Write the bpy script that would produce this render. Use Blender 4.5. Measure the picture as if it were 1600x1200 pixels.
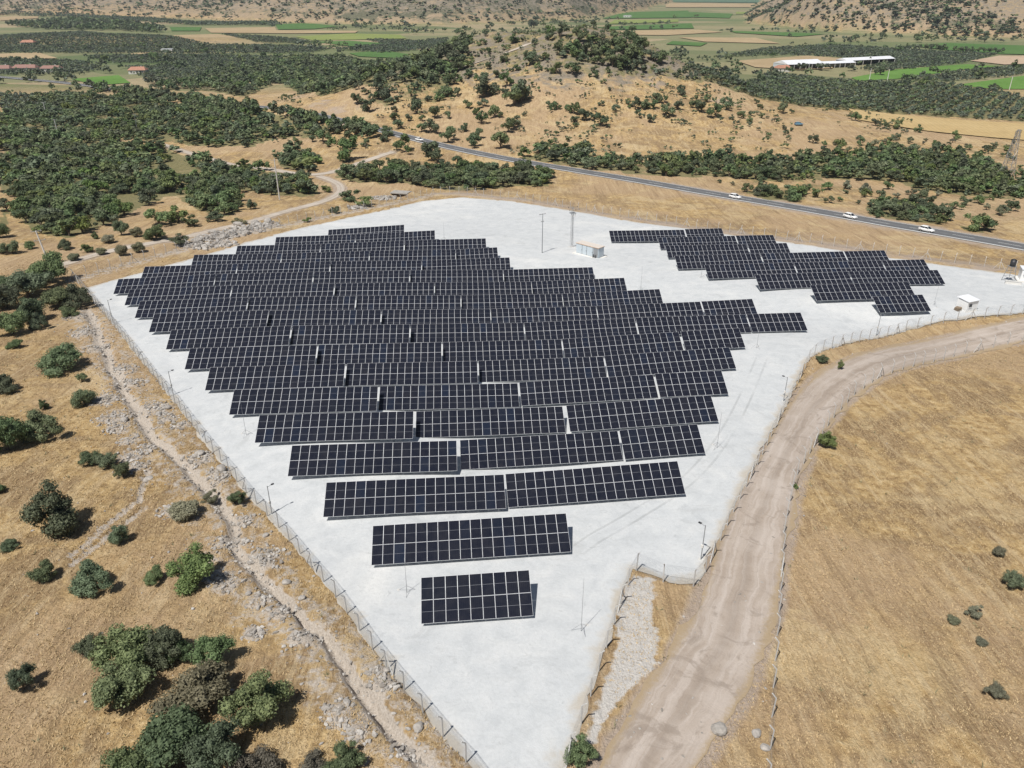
import bpy, math, random
import numpy as np
from mathutils import Vector, Matrix, Euler
from mathutils.geometry import delaunay_2d_cdt
for o in list(bpy.data.objects): bpy.data.objects.remove(o)
SC = bpy.context.scene
COL = SC.collection
# ================================================================ camera
cam = bpy.data.cameras.new('camera'); cam.sensor_width = 36; cam.lens = 36*1229.1/1600
cam.clip_start = .5; cam.clip_end = 20000
CAM = bpy.data.objects.new('camera', cam); COL.objects.link(CAM)
CAM.location = (0, 0, 53); CAM.rotation_euler = (math.radians(90-27.10), 0, 0)
SC.camera = CAM
# ================================================================ sky and sun
SUN_EL, SUN_AZ = 60, 55           # shadows run 55 degrees from +X towards +Y
sv = Vector((-math.cos(math.radians(SUN_AZ))*math.cos(math.radians(SUN_EL)), -math.sin(math.radians(SUN_AZ))*math.cos(math.radians(SUN_EL)), math.sin(math.radians(SUN_EL))))
world = bpy.data.worlds.new('World'); SC.world = world; world.use_nodes = True
wn = world.node_tree.nodes; wl = world.node_tree.links
sky = wn.new('ShaderNodeTexSky'); sky.sky_type = 'NISHITA'; sky.sun_disc = False
sky.sun_elevation = math.radians(SUN_EL); sky.sun_rotation = math.atan2(sv.x, sv.y)
sky.altitude = 100; sky.air_density = 1.0; sky.dust_density = 1.2
wl.new(sky.outputs[0], wn['Background'].inputs[0]); wn['Background'].inputs[1].default_value = .05
sun = bpy.data.lights.new('sun', 'SUN'); sun.energy = 5.0; sun.angle = math.radians(.5); sun.color = (1, .965, .91)
SUN = bpy.data.objects.new('sun', sun); COL.objects.link(SUN); SUN.rotation_euler = (-sv).to_track_quat('-Z', 'Y').to_euler()
vs = SC.view_settings; vs.view_transform = 'Standard'; vs.look = 'None'; vs.gamma = 1; vs.use_curve_mapping = False; vs.exposure = .05
SC.cycles.use_denoising = True; SC.cycles.max_bounces = 6; SC.cycles.transparent_max_bounces = 16; SC.cycles.volume_bounces = 0
random.seed(7); RNG = np.random.default_rng(11)
# ================================================================ layout (world metres)
TABLES = [('m1',9,-3.31,56.84,1.45,0.0335,0.03),('m2',18,-4.3,66.54,0.59,0.0306,-0.22),('m3',18,-11.16,75.16,0.07,0.0095,-0.21),('m3',18,9.8,77.23,0.26,0.0453,0.21),('m4',18,-17.32,83.54,-0.17,-0.0048,0.05),('m4',18,3.77,86.65,-0.91,0.029,-0.39),('m4',9,19.48,87.33,-0.05,0.0524,0.6),('m5',18,-23.75,91.64,-0.34,-0.0083,0.36),('m5',18,-3.02,95.6,-1.88,0.0034,-0.82),('m5',18,18.26,96.35,-0.9,0.0448,0.32),('m6',18,-29.94,100.12,-0.86,-0.0075,0.36),('m6',18,-9.39,103.76,-2.2,-0.0101,-0.65),('m6',18,11.65,106.1,-2.31,0.0301,-0.5),('m6',9,27.16,106.01,-1.2,0.0209,0.69),('m7',18,-36.38,108.55,-1.3,-0.001,0.42),('m7',18,-15.86,111.82,-2.3,-0.0099,-0.26),('m7',18,4.97,115.89,-3.58,0.0077,-1.17),('m7',18,25.71,115.42,-2.06,0.0459,0.42),('m8',18,-42.71,117.01,-1.88,-0.0009,0.36),('m8',18,-22.31,120.35,-2.82,-0.0062,-0.27),('m8',18,-1.59,124.07,-3.97,-0.0028,-1.07),('m8',18,19.39,125.59,-3.6,0.0367,-0.5),('m8',9,34.85,124.95,-2.22,0.0338,0.92),('m9',18,-49.18,125.61,-2.16,0.0102,0.59),('m9',18,-28.71,128.49,-2.82,-0.0145,0.22),('m9',18,-8.16,132.64,-4.28,-0.0139,-0.87),('m9',18,12.81,134.69,-4.5,0.0164,-0.84),('m9',18,33.39,133.97,-3.33,0.004,0.38),('m9',9,49.07,134.96,-3.19,0.0039,0.66),('m10',18,-55.26,133.25,-2.24,0.0102,0.96),('m10',18,-35.04,136.21,-3.06,-0.0204,0.44),('m10',18,-14.51,139.78,-4.32,-0.0173,-0.49),('m10',18,6.32,142.65,-5.05,0.0009,-0.92),('m10',18,27.16,143.69,-4.69,0.0179,-0.39),('m10',9,43.28,146.09,-4.84,0.0267,-0.3),('m11',18,-61.85,142.24,-3.17,0.0122,0.58),('m11',18,-41.35,144.66,-3.55,-0.0111,0.46),('m11',18,-20.7,147.4,-4.34,-0.0184,-0.05),('m11',18,0.05,150.71,-5.38,-0.0121,-0.76),('m11',18,21.1,154.84,-6.23,0.0247,-1.25),('m12',18,-68.05,151.42,-4.1,0.0165,0.21),('m12',18,-47.28,152.98,-4.02,-0.0015,0.5),('m12',18,-26.83,156.34,-4.86,-0.0135,-0.03),('m12',18,-6.12,159.37,-5.76,-0.0165,-0.62),('m12',18,14.8,163.95,-6.86,0.0179,-1.32),('m13',18,-74.3,159.89,-4.71,0.0333,0.1),('m13',18,-53.72,161.9,-4.58,0.0005,0.47),('m13',18,-32.99,164.12,-4.91,-0.0061,0.39),('m13',18,-12.35,167.57,-5.85,-0.0187,-0.22),('m13',18,8.49,172.03,-7.0,0.0064,-0.98),('m14',18,-72.96,170.0,-5.54,0.01,-0.06),('m14',18,-51.98,171.17,-5.29,0.0066,0.37),('m14',18,-31.4,173.95,-5.81,-0.0143,0.13),('m14',18,-10.78,177.88,-6.63,0.015,-0.34),('m15',18,-65.88,181.02,-6.45,-0.0058,-0.23),('m15',18,-44.83,181.98,-6.23,0.0107,0.16),('m15',18,-24.16,184.56,-6.56,-0.0091,0.09),('m15',9,-8.65,188.2,-7.26,0.0356,-0.29),('m16',18,-58.78,191.17,-7.27,0.0028,-0.36),('m16',18,-37.6,191.52,-6.67,0.022,0.36),('m16',18,-17.0,195.38,-7.1,0.0056,0.29),('m17',18,-51.66,200.85,-7.75,0.0173,-0.19),('m17',18,-30.66,202.08,-7.18,0.0321,0.57),('m18',18,-39.82,210.4,-8.16,0.0491,0.07),('r1',18,36.94,208.87,-8.57,-0.0061,-0.04),('r1',9,53.01,211.06,-8.76,0.006,-0.01),('r2',18,49.05,201.54,-8.19,0.0036,-0.06),('r2',9,65.6,205.33,-8.93,-0.0028,-0.48),('r3',18,49.02,190.65,-7.1,0.0013,0.33),('r3',9,66.03,195.46,-8.2,0.0041,-0.37),('r4',18,49.38,180.2,-6.34,0.0066,0.42),('r4',18,71.53,185.18,-7.34,0.0057,-0.15),('r4',9,88.08,188.0,-7.81,0.0028,-0.35),('r5',18,54.7,172.07,-5.89,0.006,0.38),('r5',18,75.61,173.3,-5.76,0.0013,0.69),('r5',9,93.23,178.21,-6.96,0.005,-0.11),('r6',18,63.38,162.07,-4.7,0.0128,0.97),('r6',18,86.07,167.5,-5.98,-0.0077,0.16),('r7',18,71.83,151.97,-3.43,0.0114,1.64),('r8',9,77.31,146.21,-3.91,0.0152,0.81)]
RELIEF = [(-84,156,-0.319),(-84,164,-0.231),(-84,172,-0.121),(-76,140,0.069),(-76,148,-0.289),(-76,156,0.175),(-76,164,0.196),(-76,172,-0.146),(-76,180,0.007),(-68,132,0.372),(-68,140,0.091),(-68,148,-0.301),(-68,156,0.446),(-68,164,0.329),(-68,172,-0.225),(-68,180,0.072),(-68,188,0.02),(-68,196,-0.329),(-60,124,-0.891),(-60,132,0.574),(-60,140,0.263),(-60,148,-0.37),(-60,156,0.074),(-60,164,-0.134),(-60,172,-0.275),(-60,180,0.017),(-60,188,-0.155),(-60,196,-0.016),(-60,204,0.104),(-52,108,-0.032),(-52,116,-0.365),(-52,124,0.041),(-52,132,0.761),(-52,140,-0.047),(-52,148,-0.275),(-52,156,0.181),(-52,164,0.052),(-52,172,0.334),(-52,180,0.228),(-52,188,-0.423),(-52,196,-0.076),(-52,204,0.218),(-52,212,-0.61),(-44,100,-0.591),(-44,108,0.285),(-44,116,0.447),(-44,124,0.311),(-44,132,0.082),(-44,140,-0.342),(-44,148,0.254),(-44,156,0.339),(-44,164,0.031),(-44,172,0.197),(-44,180,0.038),(-44,188,-0.078),(-44,196,0.157),(-44,204,0.169),(-44,212,-0.262),(-36,92,-0.401),(-36,100,-0.013),(-36,108,0.787),(-36,116,-0.122),(-36,124,-0.564),(-36,132,-0.001),(-36,140,0.215),(-36,148,0.187),(-36,156,-0.412),(-36,164,-0.13),(-36,172,-0.292),(-36,180,-0.475),(-36,188,0.405),(-36,196,0.196),(-36,204,-0.225),(-36,212,0.086),(-28,76,-0.604),(-28,84,-0.39),(-28,92,0.453),(-28,100,0.615),(-28,108,0.168),(-28,116,-0.89),(-28,124,-0.135),(-28,132,0.697),(-28,140,0.033),(-28,148,-0.349),(-28,156,-0.257),(-28,164,0.861),(-28,172,0.241),(-28,180,-0.157),(-28,188,0.669),(-28,196,-0.309),(-28,204,-0.436),(-28,212,0.625),(-20,68,-0.173),(-20,76,-0.544),(-20,84,0.501),(-20,92,0.946),(-20,100,-0.455),(-20,108,-0.651),(-20,116,0.089),(-20,124,0.667),(-20,132,-0.053),(-20,140,-0.46),(-20,148,0.306),(-20,156,0.033),(-20,164,0.196),(-20,172,-0.255),(-20,180,-0.25),(-20,188,0.131),(-20,196,-0.306),(-20,204,1.007),(-12,52,-0.001),(-12,60,-0.189),(-12,68,-0.261),(-12,76,0.244),(-12,84,0.866),(-12,92,-0.296),(-12,100,-1.257),(-12,108,0.443),(-12,116,0.907),(-12,124,-0.353),(-12,132,-0.833),(-12,140,0.165),(-12,148,0.601),(-12,156,-0.67),(-12,164,-0.541),(-12,172,0.098),(-12,180,-0.113),(-12,188,-0.818),(-12,196,0.133),(-4,52,0.144),(-4,60,-0.168),(-4,68,-0.195),(-4,76,0.231),(-4,84,-0.078),(-4,92,-1.058),(-4,100,-0.144),(-4,108,1.024),(-4,116,-0.463),(-4,124,-0.882),(-4,132,0.136),(-4,140,0.036),(-4,148,-0.321),(-4,156,-0.165),(-4,164,0.293),(-4,172,0.651),(-4,180,0.467),(-4,188,-0.494),(-4,196,0.643),(4,52,0.323),(4,60,0.113),(4,68,-0.007),(4,76,-0.038),(4,84,-0.347),(4,92,-0.108),(4,100,0.715),(4,108,-0.161),(4,116,-1.304),(4,124,0.277),(4,132,0.806),(4,140,-0.641),(4,148,-0.164),(4,156,0.777),(4,164,-0.356),(4,172,-0.912),(4,180,0.309),(12,76,0.177),(12,84,-0.174),(12,92,0.196),(12,100,0.119),(12,108,-0.609),(12,116,-0.215),(12,124,0.527),(12,132,-0.155),(12,140,-0.586),(12,148,0.212),(12,156,0.137),(12,164,-0.836),(12,172,-0.621),(20,76,0.428),(20,84,-0.062),(20,92,-0.076),(20,100,-0.311),(20,108,0.02),(20,116,0.57),(20,124,-0.414),(20,132,-0.763),(20,140,0.143),(20,148,-0.056),(20,156,-0.77),(20,164,-0.151),(20,172,0.848),(28,84,0.387),(28,92,0.405),(28,100,0.173),(28,108,0.301),(28,116,0.304),(28,124,-0.473),(28,132,0.066),(28,140,0.951),(28,148,0.098),(28,156,-0.622),(28,164,0.101),(28,204,-0.072),(28,212,-0.094),(36,108,-0.066),(36,116,0.109),(36,124,0.209),(36,132,0.177),(36,140,0.15),(36,148,-0.038),(36,156,0.026),(36,180,0.056),(36,188,0.112),(36,196,0.024),(36,204,0.074),(36,212,0.314),(44,124,0.703),(44,132,-0.117),(44,140,-0.9),(44,148,-0.53),(44,172,-0.159),(44,180,-0.245),(44,188,-0.091),(44,196,-0.398),(44,204,-0.628),(44,212,-0.123),(52,132,0.95),(52,140,-0.011),(52,148,-0.115),(52,156,0.237),(52,164,0.021),(52,172,-0.065),(52,180,0.361),(52,188,0.838),(52,196,0.497),(52,204,-0.211),(52,212,0.543),(60,148,0.355),(60,156,0.472),(60,164,-0.084),(60,172,0.139),(60,180,-0.138),(60,188,-0.141),(60,196,0.329),(60,204,-0.327),(60,212,0.429),(68,148,0.267),(68,156,0.773),(68,164,-0.53),(68,172,0.373),(68,180,-0.302),(68,188,-1.259),(68,196,0.106),(68,204,-0.472),(68,212,-0.903),(76,140,-2.55),(76,148,0.949),(76,156,0.814),(76,164,-1.655),(76,172,0.843),(76,180,1.319),(76,188,-0.658),(76,196,0.622),(76,204,0.602),(84,140,-1.146),(84,148,2.067),(84,156,1.133),(84,164,-1.617),(84,172,0.613),(84,180,0.963),(84,188,-1.05),(92,164,-0.394),(92,172,-0.232),(92,180,-0.455),(92,188,-0.29),(100,164,0.583),(100,172,0.025),(100,180,0.223)]
FENCE_LEFT = [(0.0,34.3),(-3.1,38.9),(-4.9,41.1),(-11.1,49.5),(-17.8,60.0),(-25.8,70.9),(-32.7,79.3),(-41.5,91.1),(-55.5,110.3),(-70.6,130.6),(-94.4,163.4),(-98.9,169.0)]
FENCE_BACK = [(-98.9,169.0),(-92.8,182.3),(-83.6,199.2),(-75.8,214.1),(-66.0,227.7),(-57.1,238.7),(-49.0,248.6),(-42.1,257.2),(-34.8,266.2),(-26.6,277.6),(-18.1,277.8),(4.4,267.1),(20.7,252.3),(39.0,235.9),(55.7,223.7),(72.0,215.7),(85.6,204.1),(99.0,195.6),(108.1,187.8),(117.2,181.4),(125.5,174.9),(134.7,166.8)]
FENCE_RIGHT = [(124.7,152.6),(108.5,147.9),(102.0,145.8),(91.6,143.1),(84.8,141.9),(76.3,139.4),(62.5,130.0),(54.2,123.6),(50.1,119.7),(44.4,109.2),(37.2,95.7),(30.4,82.6),(25.7,74.0),(20.8,64.5),(18.4,60.0),(15.5,60.2),(12.4,62.6),(10.0,56.2),(7.8,49.8),(5.9,44.1),(4.6,40.7),(4.0,38.9),(3.1,35.7),(2.6,34.3)]
PAD = [(3.0,34.3),(0.0,34.3),(-3.1,38.9),(-4.9,40.9),(-11.0,49.2),(-17.7,59.7),(-25.7,70.5),(-32.6,78.9),(-41.3,90.6),(-55.0,109.8),(-70.1,129.9),(-93.8,163.0),(-87.3,175.0),(-79.7,188.6),(-72.1,205.1),(-62.8,222.4),(-52.4,235.2),(-41.0,249.8),(-30.3,265.2),(-17.7,272.2),(0.0,265.9),(20.5,249.2),(38.4,232.1),(55.2,221.2),(71.3,213.5),(84.7,201.6),(97.9,193.2),(108.6,182.7),(119.7,175.2),(134.0,165.7),(124.7,152.6),(108.7,148.3),(102.2,146.2),(91.7,143.4),(84.9,142.1),(76.4,139.6),(62.6,130.4),(54.3,123.9),(50.3,120.2),(44.5,109.6),(37.2,96.1),(30.2,82.8),(25.6,74.1),(20.6,64.6),(18.4,60.3),(15.6,60.5),(12.4,62.7),(10.0,56.4),(7.7,49.8),(5.8,44.2),(4.5,40.8),(3.9,38.9)]
FIELD_FENCE = [(17.4,34.4),(19.4,39.9),(22.2,48.0),(26.1,58.8),(29.8,69.4),(34.4,80.1),(39.8,88.7),(45.8,97.8),(51.8,105.7),(59.2,113.2),(69.7,120.8),(80.3,128.0),(88.8,131.1),(97.3,133.7)]
DIRT_ROAD = [(6.93,34.29,2.31),(9.25,38.92,3.09),(13.17,43.73,3.9),(17.33,48.98,3.72),(20.34,54.22,3.42),(22.91,60.2,3.46),(25.69,67.62,3.85),(29.5,75.69,3.32),(36.34,88.39,2.72),(42.91,99.67,3.33),(48.58,107.56,3.97),(55.03,114.56,3.95),(62.18,120.2,3.93),(75.32,129.8,4.14),(86.11,134.29,3.88),(98.83,138.4,4.3),(118.74,145.92,4.73)]
TRACKS = [[(-116.15,160.62,1.7),(-113.89,166.08,1.7),(-110.12,174.68,1.7),(-108.1,182.19,1.7),(-103.98,192.93,1.7),(-99.84,201.96,1.7),(-92.09,205.82,1.7),(-85.61,219.22,1.7),(-76.83,232.46,1.7),(-72.78,245.99,1.7),(-66.97,255.51,1.7),(-62.62,264.41,1.7),(-60.83,277.01,1.7),(-61.3,287.53,1.7),(-67.7,301.72,1.7),(-75.64,310.12,1.7)],[(-51.72,352.27,2.0),(-57.43,343.45,2.0),(-63.76,332.45,2.0),(-70.23,318.07,2.0),(-75.64,310.12,2.0),(-85.77,313.72,2.0),(-97.41,323.97,2.0),(-104.72,326.77,2.0)],[(-165.78,384.66,1.7),(-150.19,367.45,1.7),(-129.69,346.04,1.7),(-111.73,328.25,1.7),(-104.72,326.77,1.7)],[(-40.04,478.16,1.6),(-32.27,483.47,1.6),(-23.99,487.92,1.6),(-14.77,489.61,1.6),(-3.68,489.64,1.6),(5.59,496.94,1.6),(12.08,505.15,1.6)]]
SPILL = [(12.3,61.6),(14.2,61.1),(13.1,55.8),(13.2,52.4),(12.1,49.2),(9.8,46.3),(8.0,44.3),(6.4,41.2),(5.6,41.2),(7.1,45.6),(8.5,49.2),(9.5,52.3),(9.7,55.8),(11.0,59.6)]
BARE = [(-90.26,430.95,16.0),(-104.3,450.07,12.0),(-79.89,400.59,10.0),(-123.69,486.93,10.0),(-205.32,579.88,8.0),(111.6,437.81,14.0),(-37.55,498.13,14.0),(75.84,451.02,12.0)]
ROAD = [(-473.22,723.13,3.7),(-428.46,702.87,3.7),(-361.0,665.42,3.7),(-316.46,635.62,3.7),(-260.04,593.32,3.7),(-199.77,550.65,3.7),(-128.63,448.47,3.7),(-90.24,413.42,3.7),(-64.0,388.56,3.7),(-47.05,373.18,3.7),(-28.24,356.49,3.7),(0.0,333.02,3.7),(25.32,315.29,3.7),(48.34,299.24,3.7),(68.46,280.65,3.7),(86.05,262.96,3.7),(101.11,245.62,3.7),(113.78,228.74,3.7),(125.96,215.73,3.7),(136.07,202.53,3.7),(147.51,189.46,3.7)]
GULLY = [(-84.8,146.8),(-73.7,129.2),(-67.8,119.4),(-58.4,105.6),(-50.1,94.6),(-46.1,87.3),(-40.1,82.6),(-35.0,77.5),(-30.3,68.3),(-26.0,62.1),(-21.5,57.5),(-17.2,52.2),(-13.8,47.8),(-10.8,44.3),(-7.8,40.9),(-5.1,37.3)]
GULLY_ARM = [(-45.9,83.5),(-44.7,78.4),(-43.8,76.0)]
RUTS = [[(-42.7,75.1),(-43.7,71.2),(-44.7,67.4),(-45.5,63.9)],[(-44.4,75.3),(-45.3,71.8),(-45.8,68.3),(-46.4,65.2)]]
HEAPS = [(-61.21,104.37,2.1),(-57.18,97.82,1.98),(-54.91,94.85,1.58),(-51.91,91.12,1.19),(-49.53,86.71,1.63),(-47.62,84.25,1.19),(-63.94,115.64,1.88),(-60.09,110.51,1.84),(-52.1,101.0,2.1),(-49.25,97.88,1.39),(-46.37,95.86,1.1),(-40.51,86.38,1.68),(-36.61,82.91,1.46),(-36.42,81.14,1.11),(-39.22,74.23,1.29),(-25.85,66.05,1.49),(-26.11,64.65,1.33),(-30.65,68.29,1.37),(-28.5,60.88,1.38),(-29.81,61.91,1.14),(-23.73,53.69,0.93),(-24.57,58.42,1.11),(-21.87,56.5,1.21),(-19.13,52.87,1.27),(-13.79,43.78,1.28),(-10.67,46.84,1.07),(-11.51,48.72,0.83),(-11.91,41.86,0.99),(-30.65,72.69,1.16),(-78.7,132.81,2.2),(-72.45,124.75,1.67),(-84.88,202.61,2.97),(-82.38,209.98,3.43),(-78.69,214.73,3.85),(-75.33,221.29,4.32),(-72.23,226.48,3.32),(-80.41,199.54,2.42),(-76.65,203.29,2.97),(-49.74,252.74,2.48),(-43.93,269.35,3.06),(-7.75,40.33,0.97),(-48.17,89.41,1.18),(-85.1,142.92,2.03)]
BOULDERS = [(16.14,42.51,1.24),(19.11,42.19,0.79),(19.34,40.75,0.67),(-40.79,87.36,1.18),(-36.6,83.36,1.3),(-50.48,100.96,0.92),(-50.78,98.91,0.91),(-22.7,61.39,0.76),(-20.5,58.8,0.67),(-13.36,44.98,0.69),(-15.11,44.46,0.57),(-7.25,42.44,0.88),(-10.68,48.7,0.53),(-45.07,81.47,1.14),(-23.21,56.96,0.66),(-25.93,59.4,0.62),(-54.75,96.86,1.01),(-30.08,62.67,0.72),(-27.29,69.88,0.68),(-80.18,226.14,2.83),(-75.88,228.04,2.43),(-72.28,229.95,2.43),(-78.61,210.21,2.27),(-84.24,205.49,2.44),(-84.14,216.05,2.35),(-74.31,215.01,2.11)]
NEAR_TREES = [(-73.55,116.27,6.1,5.05,'o'),(-78.45,107.07,4.13,3.8,'o'),(-63.32,102.44,3.42,2.95,'o'),(-68.16,111.32,1.52,1.58,'o'),(-68.42,100.88,1.59,1.65,'o'),(-63.99,92.13,4.88,4.04,'o'),(-66.45,88.34,5.4,5.9,'o'),(-53.71,84.8,2.45,1.97,'o'),(-51.26,84.24,2.36,2.04,'o'),(-48.21,81.62,2.14,2.34,'o'),(-49.91,69.9,5.79,5.66,'o'),(-61.04,77.61,1.53,1.4,'o'),(-53.34,66.42,1.9,1.09,'o'),(-42.47,67.9,2.42,2.23,'o'),(-46.76,61.41,2.31,2.13,'o'),(-41.4,60.12,3.67,2.96,'o'),(-35.84,61.4,1.93,1.78,'o'),(-31.93,61.38,4.89,4.05,'g'),(-37.53,73.26,4.25,1.96,'y'),(-32.26,76.19,2.12,1.95,'g'),(-35.94,77.04,1.83,1.26,'y'),(-40.52,46.65,2.02,2.56,'o'),(-36.78,50.82,2.25,2.07,'o'),(-32.81,49.24,4.74,4.09,'o'),(-30.12,50.06,3.46,3.98,'o'),(-31.73,45.06,4.47,3.86,'o'),(-29.02,50.07,2.23,2.05,'o'),(-25.81,49.34,3.09,3.38,'o'),(-25.49,45.32,5.12,3.65,'d'),(-20.14,43.67,4.69,4.32,'g'),(-25.16,39.61,5.37,4.94,'o'),(-21.98,38.71,4.16,3.83,'o'),(-19.08,38.49,3.39,2.34,'d'),(-12.3,38.76,2.93,2.02,'g'),(-14.61,38.55,2.45,1.41,'d'),(-26.74,37.71,3.91,3.59,'o'),(-102.85,166.12,9.12,7.34,'o'),(-101.66,155.68,8.08,6.5,'o'),(-101.66,147.72,6.69,5.39,'o'),(-91.59,149.26,6.76,5.44,'o'),(-88.18,149.41,5.72,5.26,'o'),(-86.83,143.35,3.14,2.53,'o'),(-88.36,135.75,3.23,3.35,'o'),(-91.48,132.49,5.51,4.75,'o'),(-92.42,139.95,6.14,4.95,'o'),(-86.71,125.49,2.46,1.98,'o'),(-108.96,158.95,5.76,4.63,'o'),(41.66,89.23,2.3,2.38,'g'),(53.86,116.02,1.05,1.69,'g'),(51.66,118.79,2.14,1.23,'g'),(5.17,39.61,2.2,2.28,'b'),(49.73,60.58,1.91,1.98,'o'),(51.22,65.57,1.48,1.2,'y'),(43.46,56.06,1.45,1.0,'y'),(40.03,46.24,1.48,1.02,'y'),(41.22,55.24,1.43,0.66,'y'),(42.28,52.37,1.27,0.58,'y'),(34.03,78.37,0.77,0.62,'g'),(-126.03,191.8,4.36,3.76,'o'),(-124.16,196.53,2.81,2.58,'o'),(-115.19,196.71,3.31,3.42,'o'),(-113.05,208.28,2.09,1.92,'o'),(-107.99,193.5,3.42,2.36,'g'),(-107.34,185.23,3.45,1.98,'y'),(-98.01,190.52,4.18,2.88,'y'),(-103.36,191.64,3.23,1.86,'y'),(-94.98,193.87,4.08,2.82,'y'),(-102.78,225.57,7.85,5.42,'b'),(-98.93,230.09,7.99,5.51,'b'),(-92.88,224.07,5.57,3.85,'b'),(-102.86,210.8,4.22,2.91,'y'),(-96.39,207.91,6.25,4.31,'g'),(-107.9,212.24,3.89,4.92,'o'),(-116.07,225.26,4.11,3.78,'o'),(-107.19,203.22,4.08,2.35,'y'),(-129.6,192.39,3.24,1.86,'o'),(-139.21,208.47,5.22,5.4,'o'),(-87.65,201.03,5.06,2.91,'g'),(-103.23,162.17,3.35,2.31,'o'),(-55.89,244.43,4.02,2.31,'g'),(-61.23,231.4,2.68,1.54,'b'),(-84.22,280.16,5.01,5.18,'b'),(-83.65,249.81,3.69,3.82,'o'),(-94.34,259.18,5.09,4.68,'g'),(-66.08,280.46,4.1,2.83,'b'),(-55.53,266.82,8.71,4.01,'b'),(-48.23,255.97,7.13,3.28,'b'),(-80.73,227.87,4.53,2.08,'y'),(-88.62,232.15,5.75,3.31,'g')]
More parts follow.
